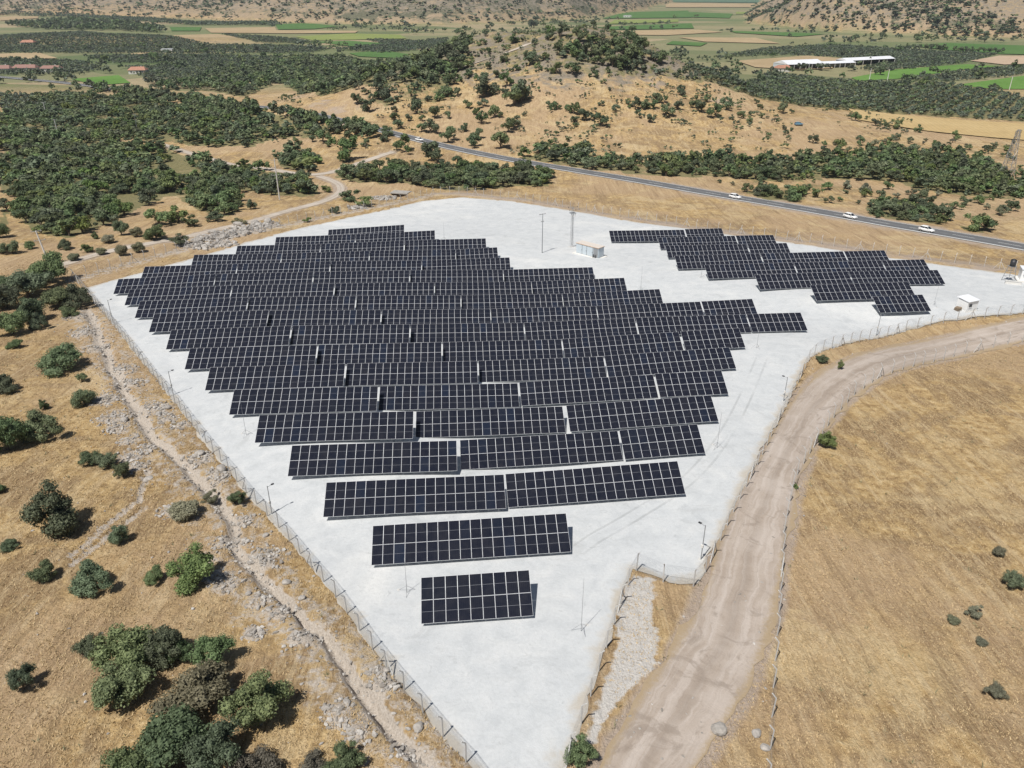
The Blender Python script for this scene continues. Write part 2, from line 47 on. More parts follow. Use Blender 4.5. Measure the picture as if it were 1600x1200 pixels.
HILL_SHRUBS = [(0.38,505.92,5.68,5.22,'o'),(-7.71,515.83,5.01,4.61,'o'),(-4.85,497.24,2.99,2.75,'o'),(-13.45,496.47,3.74,3.44,'o'),(-4.35,479.12,5.43,5.0,'o'),(-17.27,512.43,3.84,3.53,'o'),(-35.95,1423.19,12.69,11.67,'o'),(-16.1,527.03,3.14,2.89,'o'),(-26.43,519.12,3.89,3.58,'o'),(-31.03,503.34,6.81,6.27,'o'),(-37.71,522.79,5.5,5.06,'o'),(-28.95,491.01,4.83,4.44,'o'),(-23.68,489.53,3.33,3.06,'o'),(-36.8,491.72,10.41,9.58,'o'),(-30.98,479.87,8.02,7.38,'o'),(-46.66,483.67,9.55,8.79,'o'),(-39.46,480.66,7.31,6.72,'o'),(-52.56,475.5,7.25,6.67,'o'),(-44.52,465.82,5.7,5.24,'o'),(-52.07,458.97,3.87,3.56,'o'),(-34.15,460.1,5.98,5.51,'o'),(-37.06,445.77,5.15,4.74,'o'),(-33.8,443.18,5.46,5.02,'o'),(-28.94,442.31,4.43,4.07,'o'),(-15.11,435.88,10.07,9.27,'o'),(-15.63,454.2,6.25,5.75,'o'),(-19.03,461.61,3.17,2.92,'o'),(-13.65,473.64,3.95,3.64,'o'),(-8.37,457.72,4.19,3.85,'o'),(-2.73,445.52,6.82,6.28,'o'),(-8.84,443.51,3.74,3.44,'o'),(1.35,437.98,3.36,3.09,'o'),(-3.32,431.71,3.99,3.67,'o'),(1.3,419.68,10.39,9.56,'o'),(4.88,421.4,6.51,5.99,'o'),(2.81,462.84,3.16,2.91,'o'),(-44.58,437.38,3.04,2.8,'o'),(-53.94,446.35,4.12,3.79,'o'),(-51.02,434.4,4.03,3.71,'o'),(-68.71,440.84,9.52,8.76,'o'),(-74.92,468.46,6.45,5.94,'o'),(-73.39,423.8,6.25,5.75,'o'),(-81.34,436.5,6.08,5.59,'o'),(-85.06,464.01,4.98,4.58,'o'),(-59.82,420.95,3.27,3.01,'o'),(-58.48,405.06,4.43,4.07,'o'),(-54.53,390.89,4.6,4.23,'o'),(-38.21,408.76,6.37,5.86,'o'),(-31.33,406.12,3.8,3.49,'o'),(-48.0,417.35,7.14,6.56,'o'),(-51.06,403.86,3.78,3.48,'o'),(-44.38,403.31,3.15,2.9,'o'),(-22.63,423.13,4.59,4.22,'o'),(-14.67,420.89,4.56,4.2,'o'),(-18.15,409.36,3.82,3.52,'o'),(-14.74,392.92,6.14,5.65,'o'),(-8.47,402.72,6.27,5.77,'o'),(-5.32,401.9,3.13,2.88,'o'),(1.82,386.43,5.45,5.01,'o'),(-1.79,380.06,6.56,6.04,'o'),(-42.51,383.99,4.22,3.88,'o'),(-38.08,381.65,6.6,6.07,'o'),(-28.97,380.15,3.29,3.02,'o'),(-22.46,381.5,4.19,3.86,'o'),(-73.41,384.47,6.04,5.56,'o'),(-59.79,382.42,3.61,3.32,'o'),(-64.62,388.63,2.74,2.52,'o'),(12.99,495.63,3.71,3.41,'o'),(37.43,1483.21,19.81,18.23,'o'),(56.25,1548.37,8.04,7.39,'o'),(20.75,495.96,3.33,3.07,'o'),(83.61,1462.66,11.94,10.99,'o'),(27.74,495.45,8.14,7.49,'o'),(22.05,501.94,5.23,4.81,'o'),(38.66,504.87,3.38,3.11,'o'),(42.63,497.77,3.71,3.41,'o'),(40.06,492.76,2.57,2.37,'o'),(47.09,488.42,5.84,5.37,'o'),(49.82,528.6,4.32,3.97,'o'),(58.51,528.43,4.32,3.97,'o'),(61.15,510.01,2.28,2.1,'o'),(70.64,514.15,7.68,7.06,'o'),(38.24,487.05,8.01,7.37,'o'),(26.64,471.83,7.1,6.54,'o'),(35.93,472.38,7.83,7.2,'o'),(41.09,474.89,6.43,5.92,'o'),(45.66,473.81,4.99,4.59,'o'),(52.22,479.83,7.92,7.29,'o'),(59.4,486.19,8.02,7.38,'o'),(63.34,481.13,7.96,7.33,'o'),(70.79,491.23,8.85,8.14,'o'),(76.33,493.22,7.41,6.82,'o'),(65.97,474.96,8.6,7.92,'o'),(55.54,468.64,7.78,7.16,'o'),(71.89,481.45,7.26,6.68,'o'),(81.79,483.54,4.38,4.03,'o'),(84.84,481.33,7.28,6.7,'o'),(79.72,481.87,6.55,6.03,'o'),(45.02,461.33,4.89,4.49,'o'),(49.83,460.17,4.88,4.49,'o'),(54.72,459.93,6.97,6.41,'o'),(61.4,462.66,7.02,6.46,'o'),(68.67,466.79,4.96,4.56,'o'),(44.08,453.38,3.44,3.17,'o'),(51.65,452.98,3.1,2.85,'o'),(41.34,448.32,2.39,2.2,'o'),(44.74,448.21,4.1,3.77,'o'),(32.2,450.23,6.85,6.3,'o'),(34.9,455.48,3.46,3.18,'o'),(23.99,450.64,5.48,5.04,'o'),(25.99,457.39,2.77,2.55,'o'),(18.62,454.0,2.41,2.22,'o'),(14.58,457.31,3.47,3.19,'o'),(9.87,465.63,7.05,6.48,'o'),(14.78,465.42,4.22,3.88,'o'),(17.98,467.09,4.23,3.89,'o'),(7.56,477.83,3.6,3.31,'o'),(2.46,463.03,3.16,2.91,'o'),(3.26,421.72,11.73,10.79,'o'),(8.7,436.33,2.34,2.16,'o'),(10.46,440.83,2.02,1.86,'o'),(18.55,412.81,3.52,3.24,'o'),(20.93,408.79,4.44,4.08,'o'),(23.81,409.39,2.22,2.04,'o'),(27.5,407.3,3.16,2.91,'o'),(30.07,402.89,5.64,5.19,'o'),(30.24,391.01,3.05,2.81,'o'),(35.28,393.09,6.14,5.64,'o'),(42.25,385.47,6.64,6.11,'o'),(39.72,394.78,2.46,2.27,'o'),(44.94,414.71,2.89,2.66,'o'),(51.33,408.05,3.8,3.5,'o'),(5.95,402.61,2.19,2.02,'o'),(58.2,418.15,2.59,2.38,'o'),(61.16,410.82,5.73,5.28,'o'),(65.47,409.83,5.08,4.68,'o'),(70.02,410.57,4.46,4.1,'o'),(73.54,419.23,5.18,4.77,'o'),(77.39,420.84,3.9,3.59,'o'),(82.82,413.96,4.49,4.13,'o'),(75.57,402.82,6.27,5.77,'o'),(61.83,398.84,3.73,3.43,'o'),(66.19,394.23,4.31,3.97,'o'),(89.89,442.81,4.77,4.39,'o'),(82.96,394.47,2.78,2.55,'o'),(50.63,433.93,2.0,1.84,'o'),(48.23,441.13,2.7,2.48,'o'),(90.65,441.24,3.73,3.44,'o'),(93.4,418.65,5.84,5.37,'o'),(94.55,412.74,5.77,5.31,'o'),(100.58,406.0,6.96,6.4,'o'),(101.99,433.06,4.01,3.69,'o'),(109.35,421.1,5.88,5.41,'o'),(108.69,405.16,2.53,2.33,'o'),(114.11,409.02,3.82,3.52,'o'),(117.22,403.48,3.15,2.9,'o'),(120.19,415.34,2.26,2.08,'o'),(129.35,429.93,3.0,2.76,'o'),(125.02,411.34,2.89,2.65,'o'),(130.66,442.35,3.08,2.83,'o'),(140.13,426.3,5.3,4.88,'o'),(144.79,426.23,2.65,2.44,'o'),(132.2,408.19,1.91,1.76,'o'),(130.9,392.71,2.46,2.27,'o'),(134.04,390.82,1.84,1.69,'o'),(179.06,428.07,4.68,4.3,'o'),(137.56,370.38,4.1,3.77,'o'),(145.19,358.82,5.12,4.71,'o'),(140.59,364.65,2.6,2.39,'o'),(135.83,349.23,3.89,3.58,'o'),(196.05,416.91,4.57,4.21,'o'),(189.98,414.35,2.92,2.69,'o'),(186.18,418.82,3.93,3.62,'o'),(205.4,411.19,3.88,3.57,'o'),(215.52,396.11,4.06,3.74,'o'),(182.47,385.53,3.35,3.08,'o'),(-50.45,353.25,3.92,3.61,'o'),(-50.16,328.24,3.15,2.9,'o'),(-45.34,323.35,3.63,3.34,'o'),(-33.3,333.7,7.99,7.35,'o'),(-34.81,341.52,7.07,6.5,'o'),(-45.8,349.5,7.22,6.64,'o'),(-22.15,325.73,4.17,3.84,'o'),(-73.11,379.13,6.57,6.04,'o'),(-56.65,374.56,4.72,4.34,'o'),(-57.71,367.23,4.06,3.74,'o'),(-70.22,338.58,9.18,8.45,'o'),(-72.43,358.42,6.82,6.27,'o'),(-86.48,371.22,5.86,5.39,'o'),(-28.89,365.89,6.93,6.38,'o'),(-16.43,357.59,5.66,5.21,'o'),(-5.06,354.96,7.88,7.25,'o'),(-15.99,368.77,5.23,4.82,'o')]
WOODS = {'WOOD_LEFT': [[(-307.3,493.7),(-314.5,550.1),(-313.1,590.0),(-295.0,590.0),(-249.9,568.8),(-189.0,519.5),(-123.9,430.5),(-93.0,402.8),(-85.1,390.2),(-88.4,380.8),(-112.3,385.0),(-118.4,369.3),(-149.7,378.4),(-166.1,390.9),(-210.9,412.0),(-261.8,415.5)],[(-273.7,435.8),(-213.8,418.0),(-161.9,374.8),(-127.2,338.7),(-97.4,319.1),(-82.7,311.4),(-68.4,280.4),(-68.5,271.1),(-82.3,273.1),(-96.7,282.4),(-86.1,244.7),(-88.2,234.9),(-98.2,246.4),(-107.6,258.9),(-118.0,272.3),(-119.1,247.9),(-117.9,225.2),(-120.0,208.9),(-131.1,213.3),(-148.4,233.5),(-168.0,266.9),(-181.3,278.9)],[(-164.2,250.3),(-158.3,245.1),(-147.2,226.3),(-148.8,224.5)],[(-102.4,347.6),(-93.7,357.9),(-82.5,345.4),(-79.2,318.2),(-94.1,326.3)]],'WOOD_BAND': [[(-267.7,611.9),(-255.8,669.8),(-256.4,750.1),(-204.0,843.8),(-147.2,810.1),(-102.8,850.8),(-43.4,524.6),(-68.9,1182.4),(-26.2,479.5),(-38.6,458.2),(-57.1,467.3),(-71.7,468.9),(-86.9,472.8),(-107.7,466.1),(-164.9,623.4),(-186.8,660.4),(-183.7,567.7),(-220.5,611.1)],[(-229.5,797.4),(-216.0,895.6),(-154.3,850.8),(-140.7,773.0),(-205.1,750.1)],[(23.9,465.8),(36.0,479.3),(54.9,489.8),(69.6,487.7),(80.0,481.3),(86.7,475.8),(70.0,460.2),(54.9,450.2),(40.0,460.2)]],'WOOD_ROAD': [[(1.6,338.2),(13.9,349.1),(33.8,356.0),(35.0,331.8),(52.8,330.9),(75.7,339.3),(100.3,330.2),(137.3,344.8),(167.3,363.7),(196.5,363.9),(201.4,340.5),(199.1,321.9),(185.5,302.0),(191.2,295.0),(199.6,285.6),(190.7,271.7),(175.1,271.7),(159.8,280.6),(149.3,287.3),(146.7,302.8),(123.4,306.1),(97.1,300.5),(79.0,306.3),(49.7,309.1),(25.7,321.2)],[(82.8,283.2),(93.4,287.7),(103.0,274.8),(97.8,266.0),(86.2,263.5)],[(118.0,262.1),(134.2,264.6),(135.3,237.3),(128.1,230.8),(120.1,234.2),(111.5,241.5)],[(133.9,230.9),(141.2,228.5),(134.7,219.1),(130.3,222.3)]],'WOOD_DITCH': [[(-69.6,308.8),(-62.0,322.2),(-48.4,317.0),(-26.1,326.1),(-10.3,321.0),(0.0,321.1),(14.8,307.2),(14.7,292.6),(0.0,290.3),(-13.8,283.4),(-23.0,283.3),(-38.1,294.3),(-57.6,296.8)]],'WOOD_FLANK': [[(-83.0,449.0),(-65.9,480.6),(-47.1,520.2),(-67.7,1131.0),(-21.5,522.3),(-16.5,483.3),(-26.1,454.4),(-43.3,430.4),(-66.5,429.5)]],'WOOD_RIDGE': [[(-920.0,1571.4),(-895.8,1782.4),(-766.5,1670.4),(-583.9,1442.7),(-537.6,1333.0),(-667.9,1404.2),(-792.8,1442.7)]],'SPARSE_ROAD': [[(73.1,302.1),(121.8,301.7),(143.5,284.8),(174.7,267.2),(157.1,237.7),(140.8,252.1),(108.0,264.0),(80.5,283.2)],[(150.3,381.6),(250.3,396.3),(196.2,303.6),(206.1,349.2),(175.6,369.6),(143.0,352.8)]],'SPARSE_LEFT': [[(-129.1,390.2),(-91.8,421.5),(-73.9,392.8),(-56.9,359.0),(-78.2,325.3),(-104.1,353.9)]]}
GROVES = [[(70.0,464.0),(95.0,479.0),(225.0,739.0),(245.0,698.0),(271.0,669.0),(339.0,652.0),(355.0,576.0),(364.0,535.0),(306.0,444.0),(290.0,464.0),(222.0,476.0),(183.0,473.0),(125.0,465.0)],[(206.0,880.0),(306.0,1020.0),(402.0,1073.0),(461.0,991.0),(531.0,928.0),(436.0,823.0),(336.0,750.0),(312.0,761.0),(376.0,844.0),(348.0,888.0),(286.0,928.0)],[(311.0,679.0),(399.0,750.0),(483.0,797.0),(544.0,837.0),(490.0,750.0),(440.0,723.0),(346.0,665.0)],[(-756.0,1268.0),(-681.0,1368.0),(-436.0,1123.0),(-375.0,1064.0),(-277.0,1057.0),(-212.0,1010.0),(-228.0,945.0),(-398.0,945.0),(-569.0,945.0)],[(-531.0,880.0),(-427.0,844.0),(-367.0,761.0),(-383.0,718.0),(-437.0,718.0)],[(-360.0,785.0),(-297.0,837.0),(-248.0,865.0),(-206.0,851.0),(-223.0,773.0),(-247.0,688.0),(-253.0,661.0),(-279.0,652.0)],[(-440.0,1300.0),(-350.0,1234.0),(-247.0,1100.0),(-328.0,1097.0)],[(-367.0,597.0),(-315.0,576.0),(-269.0,504.0),(-273.0,474.0),(-320.0,515.0)],[(-460.0,911.0),(-328.0,928.0),(-219.0,880.0),(-297.0,837.0),(-386.0,823.0)],[(-1185.0,2013.0),(-1021.0,2010.0),(-763.0,1844.0),(-618.0,1670.0),(-459.0,1676.0),(-419.0,1571.0),(-582.0,1571.0),(-976.0,1945.0),(-1173.0,1990.0)],[(-203.0,1182.0),(-138.0,1156.0),(-111.0,1062.0),(-162.0,1084.0)],[(-210.0,1000.0),(-135.0,1131.0),(-90.0,1210.0),(-84.0,1020.0),(-142.0,945.0)]]
FIELDS = [('y',[(-314.0,1239.0),(-250.0,1316.0),(-167.0,1284.0),(-147.0,1196.0),(-220.0,1169.0),(-268.0,1156.0)]),('g',[(-262.0,1131.0),(-219.0,1150.0),(-129.0,1073.0),(-117.0,1010.0),(-198.0,1051.0)]),('g',[(-181.0,945.0),(-147.0,981.0),(-112.0,928.0),(-116.0,880.0),(-163.0,903.0)]),('g',[(-437.0,1595.0),(-393.0,1657.0),(-306.0,1526.0),(-332.0,1443.0),(-386.0,1423.0)]),('t',[(-501.0,1269.0),(-445.0,1300.0),(-354.0,1169.0),(-398.0,1131.0),(-455.0,1182.0)]),('g',[(-597.0,1504.0),(-541.0,1504.0),(-503.0,1386.0),(-548.0,1386.0)]),('t',[(-521.0,1463.0),(-413.0,1504.0),(-384.0,1404.0),(-247.0,1386.0),(-243.0,1333.0),(-333.0,1316.0),(-466.0,1333.0)]),('g',[(145.0,1504.0),(341.0,1644.0),(309.0,1463.0),(169.0,1423.0)]),('g',[(287.0,2228.0),(481.0,2376.0),(395.0,1910.0),(191.0,1844.0)]),('g',[(214.0,1144.0),(253.0,1107.0),(232.0,1051.0),(195.0,1084.0)]),('t',[(237.0,1224.0),(343.0,1210.0),(344.0,1095.0),(254.0,1131.0)]),('g',[(350.0,1386.0),(446.0,1333.0),(474.0,1300.0),(411.0,1239.0),(347.0,1333.0)]),('g',[(439.0,2275.0),(544.0,2139.0),(471.0,1876.0),(376.0,1945.0)]),('g',[(536.0,1910.0),(667.0,1945.0),(570.0,1753.0),(487.0,1782.0)]),('b',[(654.0,3727.0),(1363.0,3727.0),(1095.0,3181.0),(594.0,3379.0)]),('y',[(586.0,2275.0),(772.0,2183.0),(713.0,2057.0),(546.0,2118.0)]),('t',[(568.0,3228.0),(1050.0,3047.0),(941.0,2670.0),(471.0,2670.0)]),('g',[(492.0,1062.0),(563.0,1107.0),(636.0,1062.0),(681.0,1020.0),(601.0,896.0),(559.0,928.0),(536.0,936.0),(506.0,991.0)]),('p',[(460.0,851.0),(522.0,911.0),(549.0,911.0),(601.0,896.0),(572.0,851.0),(494.0,817.0),(472.0,810.0)]),('v',[(282.0,698.0),(349.0,767.0),(439.0,817.0),(459.0,797.0),(405.0,761.0),(315.0,688.0),(278.0,674.0)]),('v',[(340.0,644.0),(434.0,713.0),(507.0,750.0),(444.0,652.0),(380.0,620.0),(361.0,620.0)]),('w',[(196.0,482.0),(219.0,469.0),(284.0,454.0),(306.0,434.0),(280.0,393.0),(252.0,400.0),(212.0,415.0),(182.0,431.0)]),('t',[(225.0,851.0),(316.0,911.0),(344.0,880.0),(293.0,773.0),(254.0,761.0),(226.0,785.0)]),('v',[(-361.0,688.0),(-336.0,718.0),(-301.0,661.0),(-320.0,644.0)]),('y',[(211.0,1782.0),(348.0,1813.0),(326.0,1697.0),(180.0,1619.0)]),('t',[(155.0,1386.0),(307.0,1423.0),(331.0,1350.0),(227.0,1269.0),(153.0,1284.0)]),('t',[(-564.0,936.0),(-531.0,954.0),(-471.0,880.0),(-523.0,865.0)]),('t',[(-423.0,936.0),(-405.0,963.0),(-396.0,945.0),(-416.0,920.0)]),('t',[(-1148.0,1945.0),(-1101.0,2018.0),(-1025.0,1876.0),(-1037.0,1753.0)])]
LIGHT_POLES = [(-75.69,138.19,4.79),(-51.62,106.02,4.14),(-27.8,74.25,4.02),(19.57,64.3,4.51),(40.49,103.31,4.16),(68.25,135.35,4.51)]
RODS = [(-10.37,59.77,3.38),(6.29,53.49,6.29),(26.84,87.94,5.56),(42.32,124.03,4.31),(43.62,172.7,3.54),(85.19,148.69,3.82),(-36.29,92.49,5.76),(28.57,165.04,5.64),(-18.17,205.16,5.04)]
UTILITY_POLE = (7.7,194.55,10.26)
MAST = (15.71,201.28,10.72)
POLE_LEFT = (-111.27,181.51,8.32)
POLE_MID = (-78.88,266.28,13.62)
POLE_FAR = (-229.94,412.16,9.33)
POLE_FAR2 = (-276.39,488.38,7.95)
PYLON = (196.14,315.6,17.63)
FP1 = (289.13,678.83,9.17)
FP2 = (299.76,669.7,9.53)
FP3 = (369.29,619.63,9.33)
FP4 = (252.44,717.84,9.65)
FP5 = (-196.6,428.19,8.66)
SPOTS = {'KIOSK': [(16.4,194.4),(21.9,189.3),(23.9,192.4)],'CABIN': [(90.3,148.4),(90.3,145.7),(93.3,147.0)],'PALLET': [(89.3,146.2)],'GUARD': [(112.0,169.2),(114.3,166.3),(116.5,174.5)],'CULVERT': [(-45.4,280.7),(-39.2,275.1),(-34.2,280.9)],'CARS': [(75.2,268.7),(103.4,238.5),(119.1,221.2),(-42.0,366.4),(140.6,401.3),(-300.6,486.1)],'HOUSES': [(-325.3,733.7),(-594.1,1051.0),(-435.0,755.7),(-453.0,750.1),(-409.1,750.1),(-185.1,850.8),(-389.3,962.6),(-774.9,1483.2),(240.4,750.0),(253.8,1910.1)],'SHEDS': [(245.1,773.0),(277.0,791.2),(304.3,803.7),(320.1,810.1),(366.9,836.8)],'FARTREES': [(314.2,717.9),(463.1,1156.3),(521.8,1209.9),(633.5,1232.2),(624.2,1131.1),(556.3,1182.5),(476.0,1009.9),(482.8,1009.9),(489.6,1009.9),(496.5,1009.9),(503.3,1009.9),(510.1,1009.9),(505.4,971.8),(510.6,969.1),(515.8,966.4),(520.9,963.7),(526.0,961.0),(531.1,958.3),(536.1,955.6),(541.1,952.9),(546.1,950.3)]}
WHEELS = [([(6.8, 65.9), (9.1, 69.0), (13.0, 72.2), (17.8, 75.0), (22.9, 81.3), (28.1, 89.8), (35.2, 104.5), (41.8, 119.3)], 'faint wheel tracks curving past the right ends of the rows')]
NEAR_LABELS = ['round dark oak standing alone left of the upper gully', 'dark oak cut by the left edge, level with the upper gully', 'oak on the rubble slope left of the gully, below the round lone oak', 'tiny dark bush just above the oak on the rubble slope', 'very small dark bush alone on dry grass left of the rubble slope', 'broad dark oak just right of the big oak at the left edge', 'big tall oak at the left edge, level with the middle gully', 'dark oak leftmost of three joined oaks beside the gully bend', 'dark oak in the middle of three joined oaks beside the gully bend', 'dark oak rightmost of three joined oaks beside the gully bend', 'largest tall oak on the open left slope with a wide shadow', 'small oak at the left edge, level with the gully bend', 'low dark bush near the left edge below the largest oak', 'small oak growing between the two eroded ruts', 'round dark bush left of the lower end of the ruts', 'grey green oak right of the lower end of the ruts', 'small narrow dark bush left of the big bright round shrub', 'big bright green round shrub beside the middle gully', 'low spreading dusty shrub touching the gully rubble', 'small green shrub between the gully and the left fence', 'small pale shrub in the rubble beside the low spreading shrub', 'tall narrow oak alone at the lower left with a long shadow', 'small round oak at the left end of the lower left oak cluster', 'wide oak in the middle of the lower left oak cluster', 'tallest oak at the top of the lower left oak cluster', 'wide oak at the lower front of the lower left oak cluster', 'small oak at the right end of the lower left oak cluster', 'upright oak just right of the lower left oak cluster', 'large brownish half dry bush in the lower left thicket', 'feathery green bush right of the brownish bush at lower left', 'largest dark oak at the bottom edge of the lower left thicket', 'dark oak right of the largest one at the bottom edge', 'dry brown bush at the bottom edge right of two dark oaks', 'green bush at the bottom edge between the thicket and the fence', 'small dry brown bush left of the green bush at the bottom edge', 'dark oak cut by the bottom edge at the left end of the thicket', 'broad oak at the foot of the pale concrete pole', 'broad oak left of the one at the foot of the concrete pole', 'oak at the left edge of the grove by the pad corner', 'oak in the grove midway between pole and pad corner', 'oak touching the upper left corner of the pad fence', 'small bush in front of the oak at the pad fence corner', 'upright small oak at the lower right of the grove near the pad corner', 'broad oak at the lower left of the grove near the pad corner', 'oak in the front middle of the grove near the pad corner', 'small dark bush below the grove near the pad corner', 'oak at the left edge of view beside the pale track', 'leafy green shrub on the field fence beside the dirt road bend', 'tiny upright bush on the field fence right of the road bend', 'low green shrub at the pad fence corner above the road bend', 'bright green shrub growing through the pad fence at the bottom edge', 'small dark shrub near the right edge of the stubble field', 'pale weedy shrub just above the small dark shrub in the stubble field', 'pale weedy shrub below the small dark shrub in the stubble field', 'pale weedy shrub alone low in the stubble field at right', 'flat pale weed clump leftmost in the stubble field', 'flat pale weed clump lowest of the group in the stubble field', 'tiny green plant on the field fence below the leafy shrub', 'round oak on dry grass left of the pale concrete pole', 'small oak just left of the pale concrete pole', 'small dark oak right of the pale concrete pole', 'tiny oak on the dry strip below the oak scrub', 'low green shrub above the track right of the concrete pole', 'dusty shrub against the track right of the concrete pole', 'dusty shrub on the track bend, left of the rubble bank', 'dusty shrub above the track, between the green and the dusty ones', 'dusty shrub nearest the left end of the rubble bank', 'bright green reedy shrub, leftmost of three above the rubble bank', 'bright green reedy shrub, middle of three above the rubble bank', 'bright green reedy shrub, rightmost of three above the rubble bank', 'dusty shrub below the dark upright oak by the rubble bank', 'green shrub between the reedy shrubs and the rubble bank', 'dark upright oak at the left of the reedy shrubs', 'dark oak above the upright one at the left of the reedy shrubs', 'dusty shrub left of the dark upright oak near the track', 'low dark bush cut by the left edge above the track', 'tall oak cut by the left edge below the oak scrub', 'green shrub on the upper edge of the rubble bank', 'small bush inside the grove at the foot of the concrete pole', 'low green shrub beside the track end near the back fence', 'bright green shrub just outside the back fence, left of the culvert', 'bright green shrub at the foot of the tall pale pole', 'small conical dark oak on the dry patch left of the tall pole', 'green shrub at the front tip of the oak scrub', 'yellow green shrub inside the track curve', 'broad bright green shrub patch right of the track curve', 'bright green shrub patch between track curve and culvert', 'low dusty shrub above the right end of the rubble bank', 'low green shrub above the middle of the rubble bank']
# ---------------------------------------------------------------- terrain height (metres; camera foot at the origin, +Y is away)
def vnoise(x, y, s, seed=0):
    x = np.asarray(x, float)/s + 37.1*seed; y = np.asarray(y, float)/s - 21.7*seed
    i = np.floor(x); j = np.floor(y); u = x-i; v = y-j
    u = u*u*(3-2*u); v = v*v*(3-2*v)
    def hsh(a, b):
        q = np.sin(a*127.1 + b*311.7 + seed*17.3)*43758.5453
        return q-np.floor(q)
    a = hsh(i, j); b = hsh(i+1, j); c = hsh(i, j+1); d = hsh(i+1, j+1)
    return (a*(1-u)+b*u)*(1-v) + (c*(1-u)+d*u)*v - .5
def fbm(x, y, s, seed=0, n=4):
    t = 0; a = 1.
    for k in range(n):
        t = t + a*vnoise(x, y, s, seed+k); s *= .5; a *= .5
    return t
def sstep(a, b, x):
    t = np.clip((x-a)/(b-a), 0, 1); return t*t*(3-2*t)
PLAIN = -18.5
def base(x, y):
    xx = np.clip(x, -150, 150); yy = np.maximum(y, -60)
    p = 3.5 - .00516*xx - .0641*yy
    k = 2.2
    d = p-PLAIN
    return PLAIN + np.where(d > 12, d, k*np.log1p(np.exp(np.clip(d/k, -40, 40))))
def hill(x, y):
    n = 1 + .22*fbm(x, y, 60, 3)
    a = 29*np.exp(-(((x-26)/84)**2 + ((y-545)/92)**2)**1.2)
    b = 17*np.exp(-(((x-52)/135)**2 + ((y-470)/110)**2))
    c = 9*np.exp(-(((x+95)/70)**2 + ((y-480)/90)**2))
    e = 2*np.exp(-(((x-62)/30)**2 + ((y-560)/40)**2)) + 6*np.exp(-(((x+18)/28)**2 + ((y-545)/50)**2)) + 4*np.exp(-(((x+72)/38)**2 + ((y-530)/60)**2)) + 4*np.exp(-(((x-118)/40)**2 + ((y-545)/60)**2))
    return (a+b+c+e)*n + .9*fbm(x, y, 16, 5)*np.clip((a+b)/9, 0, 1)
H1X = [-1500, -1200, -700, -420, -130, 120, 360, 620, 760]; H1Y = [2050, 1950, 1900, 1680, 1600, 1760, 2400, 3300, 9e3]
def far(x, y):
    yb = np.interp(x, H1X, H1Y); d = y-yb + 160*fbm(x, y, 500, 11)
    g = 1-.55*np.exp(-((x+950)/420)**2)
    h1 = np.where(d > 0, 210*g*(1-np.exp(-np.maximum(d, 0)*.32/210)), 0) * (1+.35*fbm(x, y, 300, 12)) * (x < 800)
    yb2 = np.interp(x, [430, 520, 640, 800, 1200], [1700, 1330, 1180, 1120, 1050])
    d2 = np.minimum(y-yb2, (x-(430 + (y-1600)*.30))*1.1) + 70*fbm(x, y, 260, 14)
    h2 = np.where(d2 > 0, 190*(1-np.exp(-np.maximum(d2, 0)*.36/190)), 0)*(1+.3*fbm(x, y, 200, 15))
    h3 = 8*np.exp(-(((x+560)/190)**2+((y-1130)/70)**2))
    return h1+h2+h3
def pad_relief(x, y):
    s = np.zeros(np.shape(x)); m = (x > -130) & (x < 150) & (y > 10) & (y < 270)
    if not np.any(m): return s
    X, Y = x[m], y[m]; q = np.zeros(X.shape)
    for a, b, r in RELIEF: q += r*np.exp(-((X-a)**2+(Y-b)**2)/242.)
    s[m] = q; return s
def smooth_ground(x, y):
    x = np.asarray(x, float); y = np.asarray(y, float)
    z = base(x, y)
    m = y > 250
    if np.any(m): z = z + np.where(m, hill(x, y)*sstep(255, 330, y) + far(x, y), 0)
    m = (y > 20) & (y < 290) & (np.abs(x) < 180)
    if np.any(m): z = z + np.where(m, pad_relief(x, y), 0)
    return z
# ================================================================ helpers
def tag(o, label=None, cat=None, group=None, kind=None):
    if label: o['label'] = label
    if cat: o['category'] = cat
    if group: o['group'] = group
    if kind: o['kind'] = kind
    return o
def mesh_np(name, v, f, mats=(), mi=None, smooth=False):
    """v (n,3); f (m,k) array of equal-sized faces, or a list of ragged faces"""
    me = bpy.data.meshes.new(name); v = np.asarray(v, np.float32)
    if isinstance(f, np.ndarray):
        k = f.shape[1]; m = len(f)
        me.vertices.add(len(v)); me.vertices.foreach_set('co', v.ravel())
        me.loops.add(m*k); me.loops.foreach_set('vertex_index', f.astype(np.int32).ravel())
        me.polygons.add(m); me.polygons.foreach_set('loop_start', np.arange(0, m*k, k, dtype=np.int32))
        me.update(calc_edges=True)
    else:
        me.from_pydata(v.tolist(), [], f)
    for m_ in mats: me.materials.append(m_)
    if mi is not None: me.polygons.foreach_set('material_index', np.asarray(mi, np.int32))
    me.polygons.foreach_set('use_smooth', np.full(len(me.polygons), smooth))
    return me
def link(name, me, parent=None, loc=None, rot=None, scale=None):
    o = bpy.data.objects.new(name, me); COL.objects.link(o)
    if parent: o.parent = parent
    if loc is not None: o.location = loc
    if rot is not None: o.rotation_euler = rot
    if scale is not None: o.scale = scale
    return o
def empty(name, loc, rz=0, scale=None):
    o = bpy.data.objects.new(name, None); COL.objects.link(o); o.location = loc; o.rotation_euler = (0, 0, rz); o.empty_display_size = .2
    if scale: o.scale = scale
    return o
